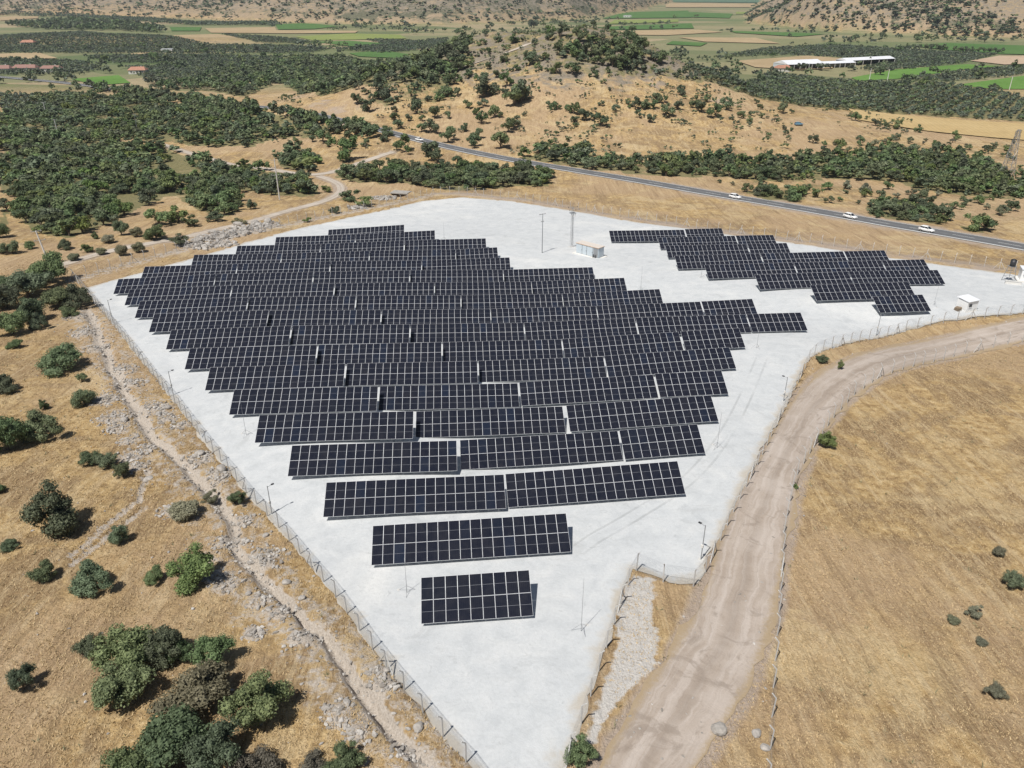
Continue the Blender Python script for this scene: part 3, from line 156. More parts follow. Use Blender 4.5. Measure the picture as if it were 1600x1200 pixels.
class MB:
    """collects boxes, beams, tubes and loose faces into one mesh"""
    def __init__(s): s.v = []; s.f = []; s.m = []
    def add(s, vs_, fs_, m=0):
        n = len(s.v); s.v += [tuple(p) for p in vs_]; s.f += [tuple(i+n for i in q) for q in fs_]; s.m += [m]*len(fs_); return s
    def box(s, c, d, m=0, rz=0):
        x, y, z = (a/2 for a in d); ca, sa = math.cos(rz), math.sin(rz)
        p = [(i*x, j*y, k*z) for k in (-1, 1) for i, j in ((-1, -1), (1, -1), (1, 1), (-1, 1))]
        p = [(c[0]+a*ca-b*sa, c[1]+a*sa+b*ca, c[2]+e) for a, b, e in p]
        return s.add(p, [(0, 3, 2, 1), (4, 5, 6, 7), (0, 1, 5, 4), (1, 2, 6, 5), (2, 3, 7, 6), (3, 0, 4, 7)], m)
    def tube(s, a, b, r0, r1=None, n=6, m=0, caps=True):
        r1 = r0 if r1 is None else r1; a = Vector(a); b = Vector(b); d = (b-a).normalized()
        u = d.orthogonal().normalized(); w = d.cross(u)
        p = [a+(u*math.cos(t)+w*math.sin(t))*r0 for t in [2*math.pi*i/n for i in range(n)]] + [b+(u*math.cos(t)+w*math.sin(t))*r1 for t in [2*math.pi*i/n for i in range(n)]]
        f = [(i, (i+1) % n, n+(i+1) % n, n+i) for i in range(n)]
        if caps: f += [tuple(range(n-1, -1, -1)), tuple(range(n, 2*n))]
        return s.add(p, f, m)
    def beam(s, a, b, w, m=0): return s.tube(a, b, w*.7, None, 4, m)
    def build(s, name, mats, parent=None, smooth=False, **k):
        mats = mats if isinstance(mats, (list, tuple)) else [mats]
        return link(name, mesh_np(name, np.array(s.v, np.float32), s.f, mats, s.m, smooth), parent, **k)
# ---------------------------------------------------------------- materials
def nodemat(name):
    m = bpy.data.materials.new(name); m.use_nodes = True
    nt = m.node_tree; b = nt.nodes['Principled BSDF']; return m, nt, b
def N(nt, t, **k):
    n = nt.nodes.new('ShaderNode'+t)
    for a, v_ in k.items(): setattr(n, a, v_)
    return n
def noise(nt, co, scale, detail=4, rough=.55, dist=0):
    n = N(nt, 'TexNoise'); n.inputs['Scale'].default_value = scale; n.inputs['Detail'].default_value = detail; n.inputs['Roughness'].default_value = rough; n.inputs['Distortion'].default_value = dist
    nt.links.new(co, n.inputs['Vector']); return n.outputs['Fac']
def ramp(nt, fac, stops):
    r = N(nt, 'ValToRGB'); e = r.color_ramp.elements
    while len(e) < len(stops): e.new(.5)
    for q, (p, c) in zip(e, stops): q.position = p; q.color = (*c, 1) if len(c) == 3 else c
    nt.links.new(fac, r.inputs[0]); return r.outputs[0]
def mix(nt, fac, a, b, mode='MIX'):
    n = N(nt, 'Mix', data_type='RGBA', blend_type=mode)
    for s_, v_ in ((n.inputs[0], fac), (n.inputs[6], a), (n.inputs[7], b)):
        if hasattr(v_, 'node'): nt.links.new(v_, s_)
        else: s_.default_value = v_ if isinstance(v_, (int, float)) else (*v_, 1)
    return n.outputs[2]
def mth(nt, op, a, b=0., c=None, clamp=False):
    n = N(nt, 'Math', operation=op, use_clamp=clamp)
    for s_, v_ in zip(n.inputs, (a, b) if c is None else (a, b, c)):
        if hasattr(v_, 'node'): nt.links.new(v_, s_)
        else: s_.default_value = v_
    return n.outputs[0]
def mrange(nt, v_, a, b, c=0., d=1.):
    n = N(nt, 'MapRange', interpolation_type='SMOOTHSTEP'); nt.links.new(v_, n.inputs[0])
    for i, q in enumerate((a, b, c, d)): n.inputs[i+1].default_value = q
    return n.outputs[0]
def attr(nt, name):
    n = N(nt, 'Attribute', attribute_name=name); return n.outputs['Fac']
def bump(nt, b, h, strength, dist):
    n = N(nt, 'Bump'); n.inputs['Strength'].default_value = strength; n.inputs['Distance'].default_value = dist
    nt.links.new(h, n.inputs['Height']); nt.links.new(n.outputs[0], b.inputs['Normal'])
def pos(nt): return N(nt, 'NewGeometry').outputs['Position']
def flat(name, c, rough=.6, metal=0, spec=.5, var=.0, vs_=3.):
    m, nt, b = nodemat(name); b.inputs['Roughness'].default_value = rough; b.inputs['Metallic'].default_value = metal; b.inputs['Specular IOR Level'].default_value = spec
    if var:
        co = N(nt, 'TexCoord').outputs['Object']; f = noise(nt, co, vs_, 5)
        nt.links.new(ramp(nt, f, [(.25, tuple(a*(1-var) for a in c)), (.75, tuple(min(1, a*(1+var)) for a in c))]), b.inputs['Base Color'])
    else: b.inputs['Base Color'].default_value = (*c, 1)
    return m
def ground_mat():
    m, nt, b = nodemat('dry_grassland'); P = pos(nt); L = nt.links.new
    n1 = noise(nt, P, .018, 5, .6); n2 = noise(nt, P, .13, 5, .62, .6); n3 = noise(nt, P, .9, 5, .65, .4); n4 = noise(nt, P, 5., 4, .7)
    # stretched blades lying along the slope
    mp = N(nt, 'Mapping'); mp.inputs['Scale'].default_value = (2.2, .55, 1); mp.inputs['Rotation'].default_value = (0, 0, .5); L(P, mp.inputs[0])
    n5 = noise(nt, mp.outputs[0], 1.3, 5, .7, 1.2)
    gold = ramp(nt, n3, [(.30, (.265, .173, .080)), (.44, (.425, .290, .136)), (.55, (.535, .383, .190)), (.68, (.63, .488, .28))])
    brown = ramp(nt, n5, [(.32, (.175, .117, .064)), (.48, (.325, .222, .118)), (.64, (.475, .36, .21))])
    pinkish = ramp(nt, n5, [(.3, (.365, .25, .142)), (.7, (.53, .392, .245))])
    c = mix(nt, mrange(nt, n2, .43, .57), gold, brown)
    c = mix(nt, mth(nt, 'MULTIPLY', mrange(nt, n1, .46, .56), .85), c, pinkish)
    straw = mth(nt, 'MULTIPLY', mrange(nt, noise(nt, P, .06, 5, .65, 1.), .52, .64), .7); c = mix(nt, straw, c, ramp(nt, n5, [(.35, (.46, .335, .175)), (.62, (.65, .515, .31))]))
    weed = mth(nt, 'MULTIPLY', mrange(nt, noise(nt, P, .35, 5, .7), .60, .72), mrange(nt, n4, .45, .65))
    c = mix(nt, mth(nt, 'MULTIPLY', weed, .55), c, (.13, .125, .075))
    ms = N(nt, 'Mapping'); ms.inputs['Rotation'].default_value = (0, 0, .12); ms.inputs['Scale'].default_value = (.85, .045, 1); L(P, ms.inputs[0]); sw = noise(nt, ms.outputs[0], 1., 5, .65, .6)
    c = mix(nt, mth(nt, 'MULTIPLY', mrange(nt, sw, .53, .66), .45), c, (.60, .475, .30)); c = mix(nt, mth(nt, 'MULTIPLY', mrange(nt, sw, .47, .36), .45), c, (.225, .155, .088))
    stone = mth(nt, 'MULTIPLY', mrange(nt, noise(nt, P, 2.6, 3, .6), .66, .74), mrange(nt, n2, .5, .6))
    c = mix(nt, mth(nt, 'MULTIPLY', stone, .6), c, (.40, .37, .33))
    c = mix(nt, mth(nt, 'MULTIPLY', mrange(nt, n4, .3, .75), .3), c, (.10, .072, .04), 'MULTIPLY')
    # pale broken soil along the gully and the heaps, and the bare verges of the tracks
    soil = mth(nt, 'ADD', attr(nt, 'soil'), mth(nt, 'MULTIPLY', mth(nt, 'SUBTRACT', n3, .5), 1.3))
    sc = ramp(nt, n4, [(.25, (.29, .245, .20)), (.5, (.445, .39, .33)), (.8, (.58, .53, .475))])
    c = mix(nt, mrange(nt, soil, .42, .70), c, sc)
    dirt = mth(nt, 'ADD', attr(nt, 'verge'), mth(nt, 'MULTIPLY', mth(nt, 'SUBTRACT', n2, .5), 1.0))
    dc = ramp(nt, n5, [(.25, (.31, .24, .18)), (.75, (.45, .37, .30))])
    c = mix(nt, mrange(nt, dirt, .35, .75), c, dc)
    sp_ = mth(nt, 'ADD', attr(nt, 'spill'), mth(nt, 'MULTIPLY', mth(nt, 'SUBTRACT', n3, .5), .9)); c = mix(nt, mrange(nt, sp_, .42, .62), c, ramp(nt, n4, [(.3, (.48, .45, .41)), (.6, (.55, .525, .49))]))
    rockc = ramp(nt, n3, [(.3, (.15, .125, .095)), (.7, (.31, .265, .205))])
    un = mth(nt, 'ADD', attr(nt, 'under'), mth(nt, 'MULTIPLY', mth(nt, 'SUBTRACT', noise(nt, P, .12, 5, .65, .8), .5), 1.5)); c = mix(nt, mth(nt, 'MULTIPLY', mrange(nt, un, .40, .75), .85), c, ramp(nt, n3, [(.3, (.105, .112, .050)), (.7, (.215, .200, .098))]))
    mq = mth(nt, 'ADD', attr(nt, 'maquis'), mth(nt, 'ADD', mth(nt, 'MULTIPLY', mth(nt, 'SUBTRACT', noise(nt, P, .035, 6, .75, .5), .5), 2.2), mth(nt, 'MULTIPLY', mth(nt, 'SUBTRACT', noise(nt, P, .006, 4, .6), .5), 1.6)))
    c = mix(nt, mth(nt, 'MULTIPLY', mrange(nt, attr(nt, 'maquis'), .05, .3), .55), c, (.25, .205, .15)); c = mix(nt, mth(nt, 'MULTIPLY', mrange(nt, mq, .38, .62), .9), c, ramp(nt, n2, [(.35, (.075, .082, .052)), (.65, (.135, .135, .085))]))
    rk = mth(nt, 'ADD', attr(nt, 'rock'), mth(nt, 'MULTIPLY', mth(nt, 'SUBTRACT', n2, .5), 1.6))
    c = mix(nt, mrange(nt, rk, .45, .8), c, rockc)
    # the far plain: a mosaic of small fields, too far to tell apart
    mv = N(nt, 'Mapping'); mv.inputs['Rotation'].default_value = (0, 0, .35); mv.inputs['Scale'].default_value = (.0055, .011, 1); L(P, mv.inputs[0])
    vo = N(nt, 'TexVoronoi', distance='CHEBYCHEV'); vo.inputs['Scale'].default_value = 1.; vo.inputs['Randomness'].default_value = .8; L(mv.outputs[0], vo.inputs['Vector'])
    sv_ = N(nt, 'SeparateColor'); L(vo.outputs['Color'], sv_.inputs[0])
    fc = ramp(nt, sv_.outputs[0], [(0, (.36, .29, .18)), (.15, (.22, .22, .115)), (.30, (.135, .175, .075)), (.44, (.33, .275, .17)), (.56, (.10, .155, .062)), (.68, (.22, .22, .12)), (.80, (.075, .13, .05)), (1, (.16, .18, .09))])
    fc = mix(nt, mth(nt, 'MULTIPLY', mrange(nt, n2, .35, .7), .35), fc, (.17, .16, .10))
    c = mix(nt, mth(nt, 'MULTIPLY', attr(nt, 'plain'), .9), c, fc)
    L(c, b.inputs['Base Color']); b.inputs['Roughness'].default_value = .95; b.inputs['Specular IOR Level'].default_value = .15
    h = mth(nt, 'ADD', mth(nt, 'ADD', mth(nt, 'MULTIPLY', n3, .6), mth(nt, 'MULTIPLY', n5, .4)), mth(nt, 'MULTIPLY', n4, .3)); bump(nt, b, h, 1., .45)
    return m
def gravel_mat():
    m, nt, b = nodemat('crushed_stone'); P = pos(nt); L = nt.links.new
    n1 = noise(nt, P, .05, 5, .6, .8); n2 = noise(nt, P, .45, 5, .65, .5); n3 = noise(nt, P, 3.2, 5, .7); n4 = noise(nt, P, 14, 3, .7)
    c = ramp(nt, n2, [(.25, (.44, .458, .468)), (.5, (.525, .54, .546)), (.75, (.59, .597, .593))])
    c = mix(nt, mth(nt, 'MULTIPLY', mrange(nt, n1, .5, .72), .6), c, (.68, .675, .65))
    c = mix(nt, mth(nt, 'MULTIPLY', mrange(nt, noise(nt, P, .17, 6, .7, 1.5), .55, .70), .6), c, (.41, .42, .42))
    c = mix(nt, mth(nt, 'MULTIPLY', mrange(nt, noise(nt, P, .9, 5, .7, 1.), .58, .70), .4), c, (.34, .35, .35))
    c = mix(nt, mth(nt, 'MULTIPLY', mrange(nt, n3, .35, .72), .26), c, (.36, .37, .37))
    c = mix(nt, mth(nt, 'MULTIPLY', mrange(nt, n4, .58, .75), .30), c, (.24, .24, .24))
    mp = N(nt, 'Mapping'); mp.inputs['Rotation'].default_value = (0, 0, .75); mp.inputs['Scale'].default_value = (.05, .9, 1); L(P, mp.inputs[0])
    tr = noise(nt, mp.outputs[0], 1.2, 4, .6, .8)
    c = mix(nt, mth(nt, 'MULTIPLY', mrange(nt, tr, .58, .70), .18), c, (.44, .44, .43))
    ed = mth(nt, 'ADD', attr(nt, 'edge'), mth(nt, 'MULTIPLY', mth(nt, 'SUBTRACT', n2, .5), 1.4)); c = mix(nt, mth(nt, 'MULTIPLY', mrange(nt, ed, .45, 1.), .7), c, (.40, .345, .265))
    L(c, b.inputs['Base Color']); b.inputs['Roughness'].default_value = .95; b.inputs['Specular IOR Level'].default_value = .2
    bump(nt, b, mth(nt, 'ADD', n3, mth(nt, 'MULTIPLY', n4, .5)), .45, .08); return m
def dirt_mat(name, lo, hi, pale):
    m, nt, b = nodemat(name); P = pos(nt); L = nt.links.new
    u = attr(nt, 'across')           # -1 .. 1 across the track, 0 in the middle
    n2 = noise(nt, P, .5, 5, .65, .6); n3 = noise(nt, P, 3.5, 5, .7); n1 = noise(nt, P, .08, 4)
    c = ramp(nt, n2, [(.25, lo), (.75, hi)])
    w = mth(nt, 'ADD', mth(nt, 'ABSOLUTE', u), mth(nt, 'MULTIPLY', mth(nt, 'SUBTRACT', n2, .5), .25))
    cv = N(nt, 'CombineXYZ'); uw = mth(nt, 'ADD', u, mth(nt, 'MULTIPLY', mth(nt, 'SUBTRACT', noise(nt, P, .22, 4, .6), .5), .5)); L(mth(nt, 'MULTIPLY', uw, 6.), cv.inputs[0]); L(mth(nt, 'MULTIPLY', attr(nt, 'along'), .06), cv.inputs[1])
    st_ = noise(nt, cv.outputs[0], 1., 5, .65, .5); cv2 = N(nt, 'CombineXYZ'); L(mth(nt, 'MULTIPLY', uw, 18.), cv2.inputs[0]); L(mth(nt, 'MULTIPLY', attr(nt, 'along'), .12), cv2.inputs[1])
    st2 = noise(nt, cv2.outputs[0], 1., 3, .6, .6)
    rut = mth(nt, 'MULTIPLY', mth(nt, 'SUBTRACT', 1., mth(nt, 'ABSOLUTE', mth(nt, 'MULTIPLY', mth(nt, 'SUBTRACT', w, .36), 5.)), clamp=True), mrange(nt, st_, .3, .6))
    c = mix(nt, mth(nt, 'MULTIPLY', mrange(nt, st_, .45, .65), .6), c, pale)
    c = mix(nt, mth(nt, 'MULTIPLY', mrange(nt, st2, .52, .7), .2), c, tuple(a*.72 for a in lo))
    c = mix(nt, mth(nt, 'MULTIPLY', rut, .55), c, pale)
    crown_ = mth(nt, 'SUBTRACT', 1., mth(nt, 'ABSOLUTE', mth(nt, 'MULTIPLY', uw, 5.)), clamp=True); c = mix(nt, mth(nt, 'MULTIPLY', crown_, .4), c, tuple(a*.7 for a in lo))
    c = mix(nt, mth(nt, 'MULTIPLY', mrange(nt, n1, .5, .62), .5), c, pale)
    c = mix(nt, mth(nt, 'MULTIPLY', mrange(nt, noise(nt, P, .3, 5, .7, 1.), .54, .66), .55), c, tuple(a*.74 for a in lo))
    c = mix(nt, mth(nt, 'MULTIPLY', mrange(nt, n3, .55, .8), .35), c, tuple(a*.6 for a in lo))
    c = mix(nt, mth(nt, 'MULTIPLY', mrange(nt, mth(nt, 'ADD', w, mth(nt, 'MULTIPLY', mth(nt, 'SUBTRACT', n3, .5), .35)), .72, .98), .9), c, (.33, .25, .155))
    L(c, b.inputs['Base Color']); b.inputs['Roughness'].default_value = .95; b.inputs['Specular IOR Level'].default_value = .15
    bump(nt, b, mth(nt, 'ADD', mth(nt, 'MULTIPLY', rut, -.4), mth(nt, 'ADD', n2, mth(nt, 'MULTIPLY', n3, .35))), .6, .15); return m
def asphalt_mat():
    m, nt, b = nodemat('asphalt'); P = pos(nt); u = attr(nt, 'across')
    c = ramp(nt, noise(nt, P, .6, 5, .65), [(.25, (.105, .107, .11)), (.75, (.15, .152, .155))])
    w = mth(nt, 'SUBTRACT', 1., mth(nt, 'ABSOLUTE', mth(nt, 'MULTIPLY', mth(nt, 'SUBTRACT', mth(nt, 'ABSOLUTE', u), .42), 5.)), clamp=True)
    c = mix(nt, mth(nt, 'MULTIPLY', w, .6), c, (.075, .076, .08))
    c = mix(nt, mrange(nt, mth(nt, 'ABSOLUTE', u), .88, .98), c, (.33, .31, .28))
    nt.links.new(c, b.inputs['Base Color']); b.inputs['Roughness'].default_value = .85; return m
def field_mat(name, a, b_, rows=.0):
    m, nt, b = nodemat(name); P = pos(nt)
    f = noise(nt, P, .02, 5, .6); g = noise(nt, P, .25, 4, .65)
    c = ramp(nt, f, [(.3, a), (.7, b_)]); c = mix(nt, mth(nt, 'MULTIPLY', mrange(nt, g, .4, .75), .35), c, tuple(q*.6 for q in a))
    w = N(nt, 'TexWave'); w.inputs['Scale'].default_value = .12; w.inputs['Distortion'].default_value = 2; w.inputs['Detail'].default_value = 2
    mp = N(nt, 'Mapping'); mp.inputs['Rotation'].default_value = (0, 0, rows); nt.links.new(P, mp.inputs[0]); nt.links.new(mp.outputs[0], w.inputs[0])
    c = mix(nt, mth(nt, 'MULTIPLY', w.outputs['Fac'], .16), c, tuple(q*.55 for q in a))
    nt.links.new(c, b.inputs['Base Color']); b.inputs['Roughness'].default_value = .95; b.inputs['Specular IOR Level'].default_value = .1; return m
def foliage_mat(name, dark, light, use_attr=False, trans=.28):
    m, nt, b = nodemat(name); L = nt.links.new
    isl = N(nt, 'NewGeometry').outputs['Random Per Island']
    rnd = attr(nt, 'tint') if use_attr else N(nt, 'ObjectInfo').outputs['Random']
    c = ramp(nt, isl, [(0, dark), (.75, light), (1, tuple(min(1, q*1.35) for q in light))])
    hs = N(nt, 'HueSaturation'); L(c, hs.inputs['Color'])
    L(mrange(nt, rnd, 0, 1, .482, .528), hs.inputs['Hue']); L(mrange(nt, mth(nt, 'FRACT', mth(nt, 'MULTIPLY', rnd, 7.3)), 0, 1, .75, 1.12), hs.inputs['Saturation'])
    L(mrange(nt, mth(nt, 'FRACT', mth(nt, 'MULTIPLY', rnd, 3.7)), 0, 1, .72, 1.25), hs.inputs['Value'])
    L(hs.outputs[0], b.inputs['Base Color']); b.inputs['Roughness'].default_value = .7; b.inputs['Specular IOR Level'].default_value = .25
    if trans:
        t = N(nt, 'BsdfTranslucent'); L(hs.outputs[0], t.inputs[0]); x = N(nt, 'MixShader'); x.inputs[0].default_value = trans
        L(b.outputs[0], x.inputs[1]); L(t.outputs[0], x.inputs[2]); L(x.outputs[0], nt.nodes['Material Output'].inputs[0])
    return m
M = {}
M['ground'] = ground_mat(); M['gravel'] = gravel_mat(); M['asphalt'] = asphalt_mat()
M['dirt'] = dirt_mat('dirt_road', (.315, .258, .21), (.40, .338, .285), (.475, .418, .37))
M['track'] = dirt_mat('pale_track', (.38, .325, .265), (.47, .41, .345), (.52, .465, .405))
M['paint'] = flat('road_paint', (.72, .72, .70), .7, var=.12, vs_=.8)
FOL = {'o': ((.070, .095, .046), (.168, .205, .105)), 'g': ((.072, .100, .043), (.168, .208, .092)), 'b': ((.078, .108, .036), (.180, .220, .082)), 'y': ((.13, .132, .078), (.28, .278, .172)), 'd': ((.105, .098, .062), (.23, .21, .14)), 'l': ((.070, .090, .060), (.150, .178, .120))}
for k_, (a_, b_) in FOL.items():
    M['leaf_'+k_] = foliage_mat('foliage_'+k_, a_, b_); M['leafs_'+k_] = foliage_mat('foliage_mass_'+k_, a_, b_, True)
M['bark'] = flat('bark', (.12, .095, .07), .9, var=.35, vs_=6)
def stone_mat():
    m, nt, b = nodemat('limestone'); co = pos(nt); isl = N(nt, 'NewGeometry').outputs['Random Per Island']
    c = ramp(nt, isl, [(0, (.22, .20, .175)), (.5, (.35, .325, .295)), (1, (.50, .475, .44))])
    c = mix(nt, mth(nt, 'MULTIPLY', mrange(nt, noise(nt, co, 4, 5, .7), .4, .7), .45), c, (.22, .19, .16))
    nt.links.new(c, b.inputs['Base Color']); b.inputs['Roughness'].default_value = .9; return m
M['stone'] = stone_mat(); M['boulder'] = flat('grey_boulder', (.33, .305, .275), .9, var=.35, vs_=2.5)
def tuft_mat(name, a, b_):
    m, nt, b = nodemat(name); isl = N(nt, 'NewGeometry').outputs['Random Per Island']
    nt.links.new(ramp(nt, isl, [(0, a), (1, b_)]), b.inputs['Base Color']); b.inputs['Roughness'].default_value = .9; b.inputs['Specular IOR Level'].default_value = .1; return m
M['tuft'] = tuft_mat('dry_grass_blades', (.34, .245, .13), (.56, .43, .255)); M['weed'] = tuft_mat('grey_weeds', (.12, .115, .06), (.27, .25, .15))
M['frame'] = flat('anodised_frame', (.66, .67, .69), .45, .0, .5)
M['galv'] = flat('galvanised_steel', (.42, .43, .44), .45, .6, var=.12)
M['concrete'] = flat('concrete', (.55, .54, .51), .9, var=.15, vs_=2)
M['post'] = flat('white_concrete_post', (.50, .49, .47), .85, var=.12, vs_=2)
M['dark'] = flat('dark_plastic', (.03, .03, .033), .5)
M['steel'] = flat('grey_steel', (.30, .31, .32), .5, .3, var=.1)
M['wood'] = flat('weathered_wood', (.26, .20, .14), .85, var=.25, vs_=5)
M['glass'] = flat('dark_glass', (.02, .024, .03), .12, 0, .6)
M['white'] = flat('white_paint', (.78, .78, .77), .35, 0, .5, var=.03)
M['tyre'] = flat('tyre', (.025, .025, .025), .8)
M['rim'] = flat('alloy', (.45, .45, .46), .35, .7)
M['lamp'] = flat('headlamp', (.75, .76, .78), .15)
M['tail'] = flat('tail_lamp', (.35, .02, .02), .25)
M['panelblue'] = flat('pale_blue_sheet', (.50, .56, .60), .4, var=.06, vs_=1.5)
M['orange'] = flat('rust_orange_roof', (.62, .42, .28), .6, var=.15, vs_=2)
M['tile'] = flat('red_roof_tile', (.38, .19, .125), .8, var=.25, vs_=1)
M['plaster'] = flat('white_plaster', (.66, .64, .60), .85, var=.08, vs_=1)
M['sheet'] = flat('white_sheet_roof', (.74, .75, .77), .4, var=.08, vs_=.2)
M['bluecar'] = flat('blue_paint', (.16, .33, .45), .35)
def cell_mat():
    m, nt, b = nodemat('solar_cells'); L = nt.links.new
    uv = N(nt, 'UVMap').outputs[0]; s_ = N(nt, 'SeparateXYZ'); L(uv, s_.inputs[0]); u, v_ = s_.outputs[0], s_.outputs[1]
    def line(x, n, w):   # thin bright line at each of n divisions
        fr = mth(nt, 'FRACT', mth(nt, 'MULTIPLY', x, n)); d = mth(nt, 'MINIMUM', fr, mth(nt, 'SUBTRACT', 1., fr)); return mth(nt, 'LESS_THAN', d, w)
    oi = N(nt, 'ObjectInfo').outputs['Random']
    base_ = ramp(nt, oi, [(0, (.007, .0085, .0165)), (.5, (.0085, .010, .018)), (.88, (.0105, .0115, .0185)), (.95, (.009, .0125, .024)), (1, (.0095, .015, .031))])
    grid = mth(nt, 'MAXIMUM', line(u, 6, .035), line(v_, 24, .05))
    c = mix(nt, mth(nt, 'MULTIPLY', grid, .35), base_, (.04, .045, .06))
    bus = line(u, 60, .10); c = mix(nt, mth(nt, 'MULTIPLY', bus, .2), c, (.05, .055, .065))
    mid = mth(nt, 'LESS_THAN', mth(nt, 'ABSOLUTE', mth(nt, 'SUBTRACT', v_, .5)), .0058)
    c = mix(nt, mth(nt, 'MULTIPLY', mid, .8), c, (.25, .26, .28))
    dust = noise(nt, pos(nt), 1.2, 4, .6); c = mix(nt, mth(nt, 'MULTIPLY', mrange(nt, dust, .35, .8), .02), c, (.45, .42, .38))
    L(c, b.inputs['Base Color']); b.inputs['Roughness'].default_value = .16; b.inputs['Specular IOR Level'].default_value = .3; b.inputs['IOR'].default_value = 1.45
    return m
M['cell'] = cell_mat()
def mesh_wire_mat():
    m, nt, b = nodemat('chain_link'); L = nt.links.new; co = N(nt, 'TexCoord').outputs['UV']; s_ = N(nt, 'SeparateXYZ'); L(co, s_.inputs[0])
    def tri(a):
        fr = mth(nt, 'FRACT', a); return mth(nt, 'LESS_THAN', fr, .055)
    p = mth(nt, 'MULTIPLY', s_.outputs[0], 14.); q = mth(nt, 'MULTIPLY', s_.outputs[1], 14.)
    w = mth(nt, 'MAXIMUM', tri(mth(nt, 'ADD', p, q)), tri(mth(nt, 'SUBTRACT', p, q)))
    b.inputs['Base Color'].default_value = (.20, .23, .26, 1); b.inputs['Roughness'].default_value = .5; b.inputs['Metallic'].default_value = .2
    L(w, b.inputs['Alpha']); return m
M['link'] = mesh_wire_mat()
# ================================================================ ribbons (roads, tracks) and the carved ground
def resample(pts, step):
    p = np.array(pts, float); d = np.r_[0, np.cumsum(np.hypot(*np.diff(p[:, :2], axis=0).T))]
    n = max(2, int(d[-1]/step)+1); t = np.linspace(0, d[-1], n)
    q = np.stack([np.interp(t, d, p[:, k]) for k in range(p.shape[1])], -1)
    k = max(1, int(round(9/step)))          # soften the corners
    if n > 4*k:
        pad = np.pad(q, ((k, k), (0, 0)), 'edge'); ker = np.ones(2*k+1)/(2*k+1)
        sm = np.stack([np.convolve(pad[:, c], ker, 'valid') for c in range(q.shape[1])], -1); sm[0] = q[0]; sm[-1] = q[-1]; q = sm
    return q
def pdist(x, y, pl):
    """distance to a polyline and position along it (index float)"""
    D = np.full(x.shape, 1e9); I = np.zeros(x.shape)
    for i in range(len(pl)-1):
        ax, ay = pl[i][:2]; bx, by = pl[i+1][:2]; vx, vy = bx-ax, by-ay; q = vx*vx+vy*vy+1e-9
        t = np.clip(((x-ax)*vx+(y-ay)*vy)/q, 0, 1); d = np.hypot(x-ax-t*vx, y-ay-t*vy)
        m = d < D; D = np.where(m, d, D); I = np.where(m, i+t, I)
    return D, I
def inside(x, y, poly):
    c = np.zeros(np.shape(x), bool); n = len(poly)
    for i in range(n):
        x1, y1 = poly[i][:2]; x2, y2 = poly[(i+1) % n][:2]
        m = ((y1 > y) != (y2 > y)); xi = (x2-x1)*(y-y1)/((y2-y1) if y2 != y1 else 1e-9)+x1; c ^= m & (x < xi)
    return c
class Ribbon:
    def __init__(s, pts, step, lift):
        s.c = resample(pts, step); z = smooth_ground(s.c[:, 0], s.c[:, 1])
        k = 4; zp = np.pad(z, (k, k), 'edge'); s.z = np.convolve(zp, np.ones(2*k+1)/(2*k+1), 'valid')+lift
        s.coarse = s.c[::max(1, int(6/step))] if len(s.c) > 8 else s.c
        s.lo = s.c[:, :2].min(0)-25; s.hi = s.c[:, :2].max(0)+25
    def near(s, x, y): return (x > s.lo[0]) & (x < s.hi[0]) & (y > s.lo[1]) & (y < s.hi[1])
    def field(s, x, y):
        D, I = pdist(x, y, s.c); k = np.arange(len(s.c)); return D, np.interp(I, k, s.z), np.interp(I, k, s.c[:, 2])
RB_ROAD = Ribbon(ROAD, 6, .35); RB_DIRT = Ribbon(DIRT_ROAD, 1.2, 0); RB_TR = [Ribbon(t, 3, .05) for t in TRACKS]
RIBBONS = [(RB_ROAD, 2.0, 9)] + [(RB_DIRT, .6, 4)] + [(r, .8, 4) for r in RB_TR]
GUL = resample([(a, b, 1.) for a, b in GULLY], 2.5); GARM = [(a, b, 1.) for a, b in GULLY_ARM]
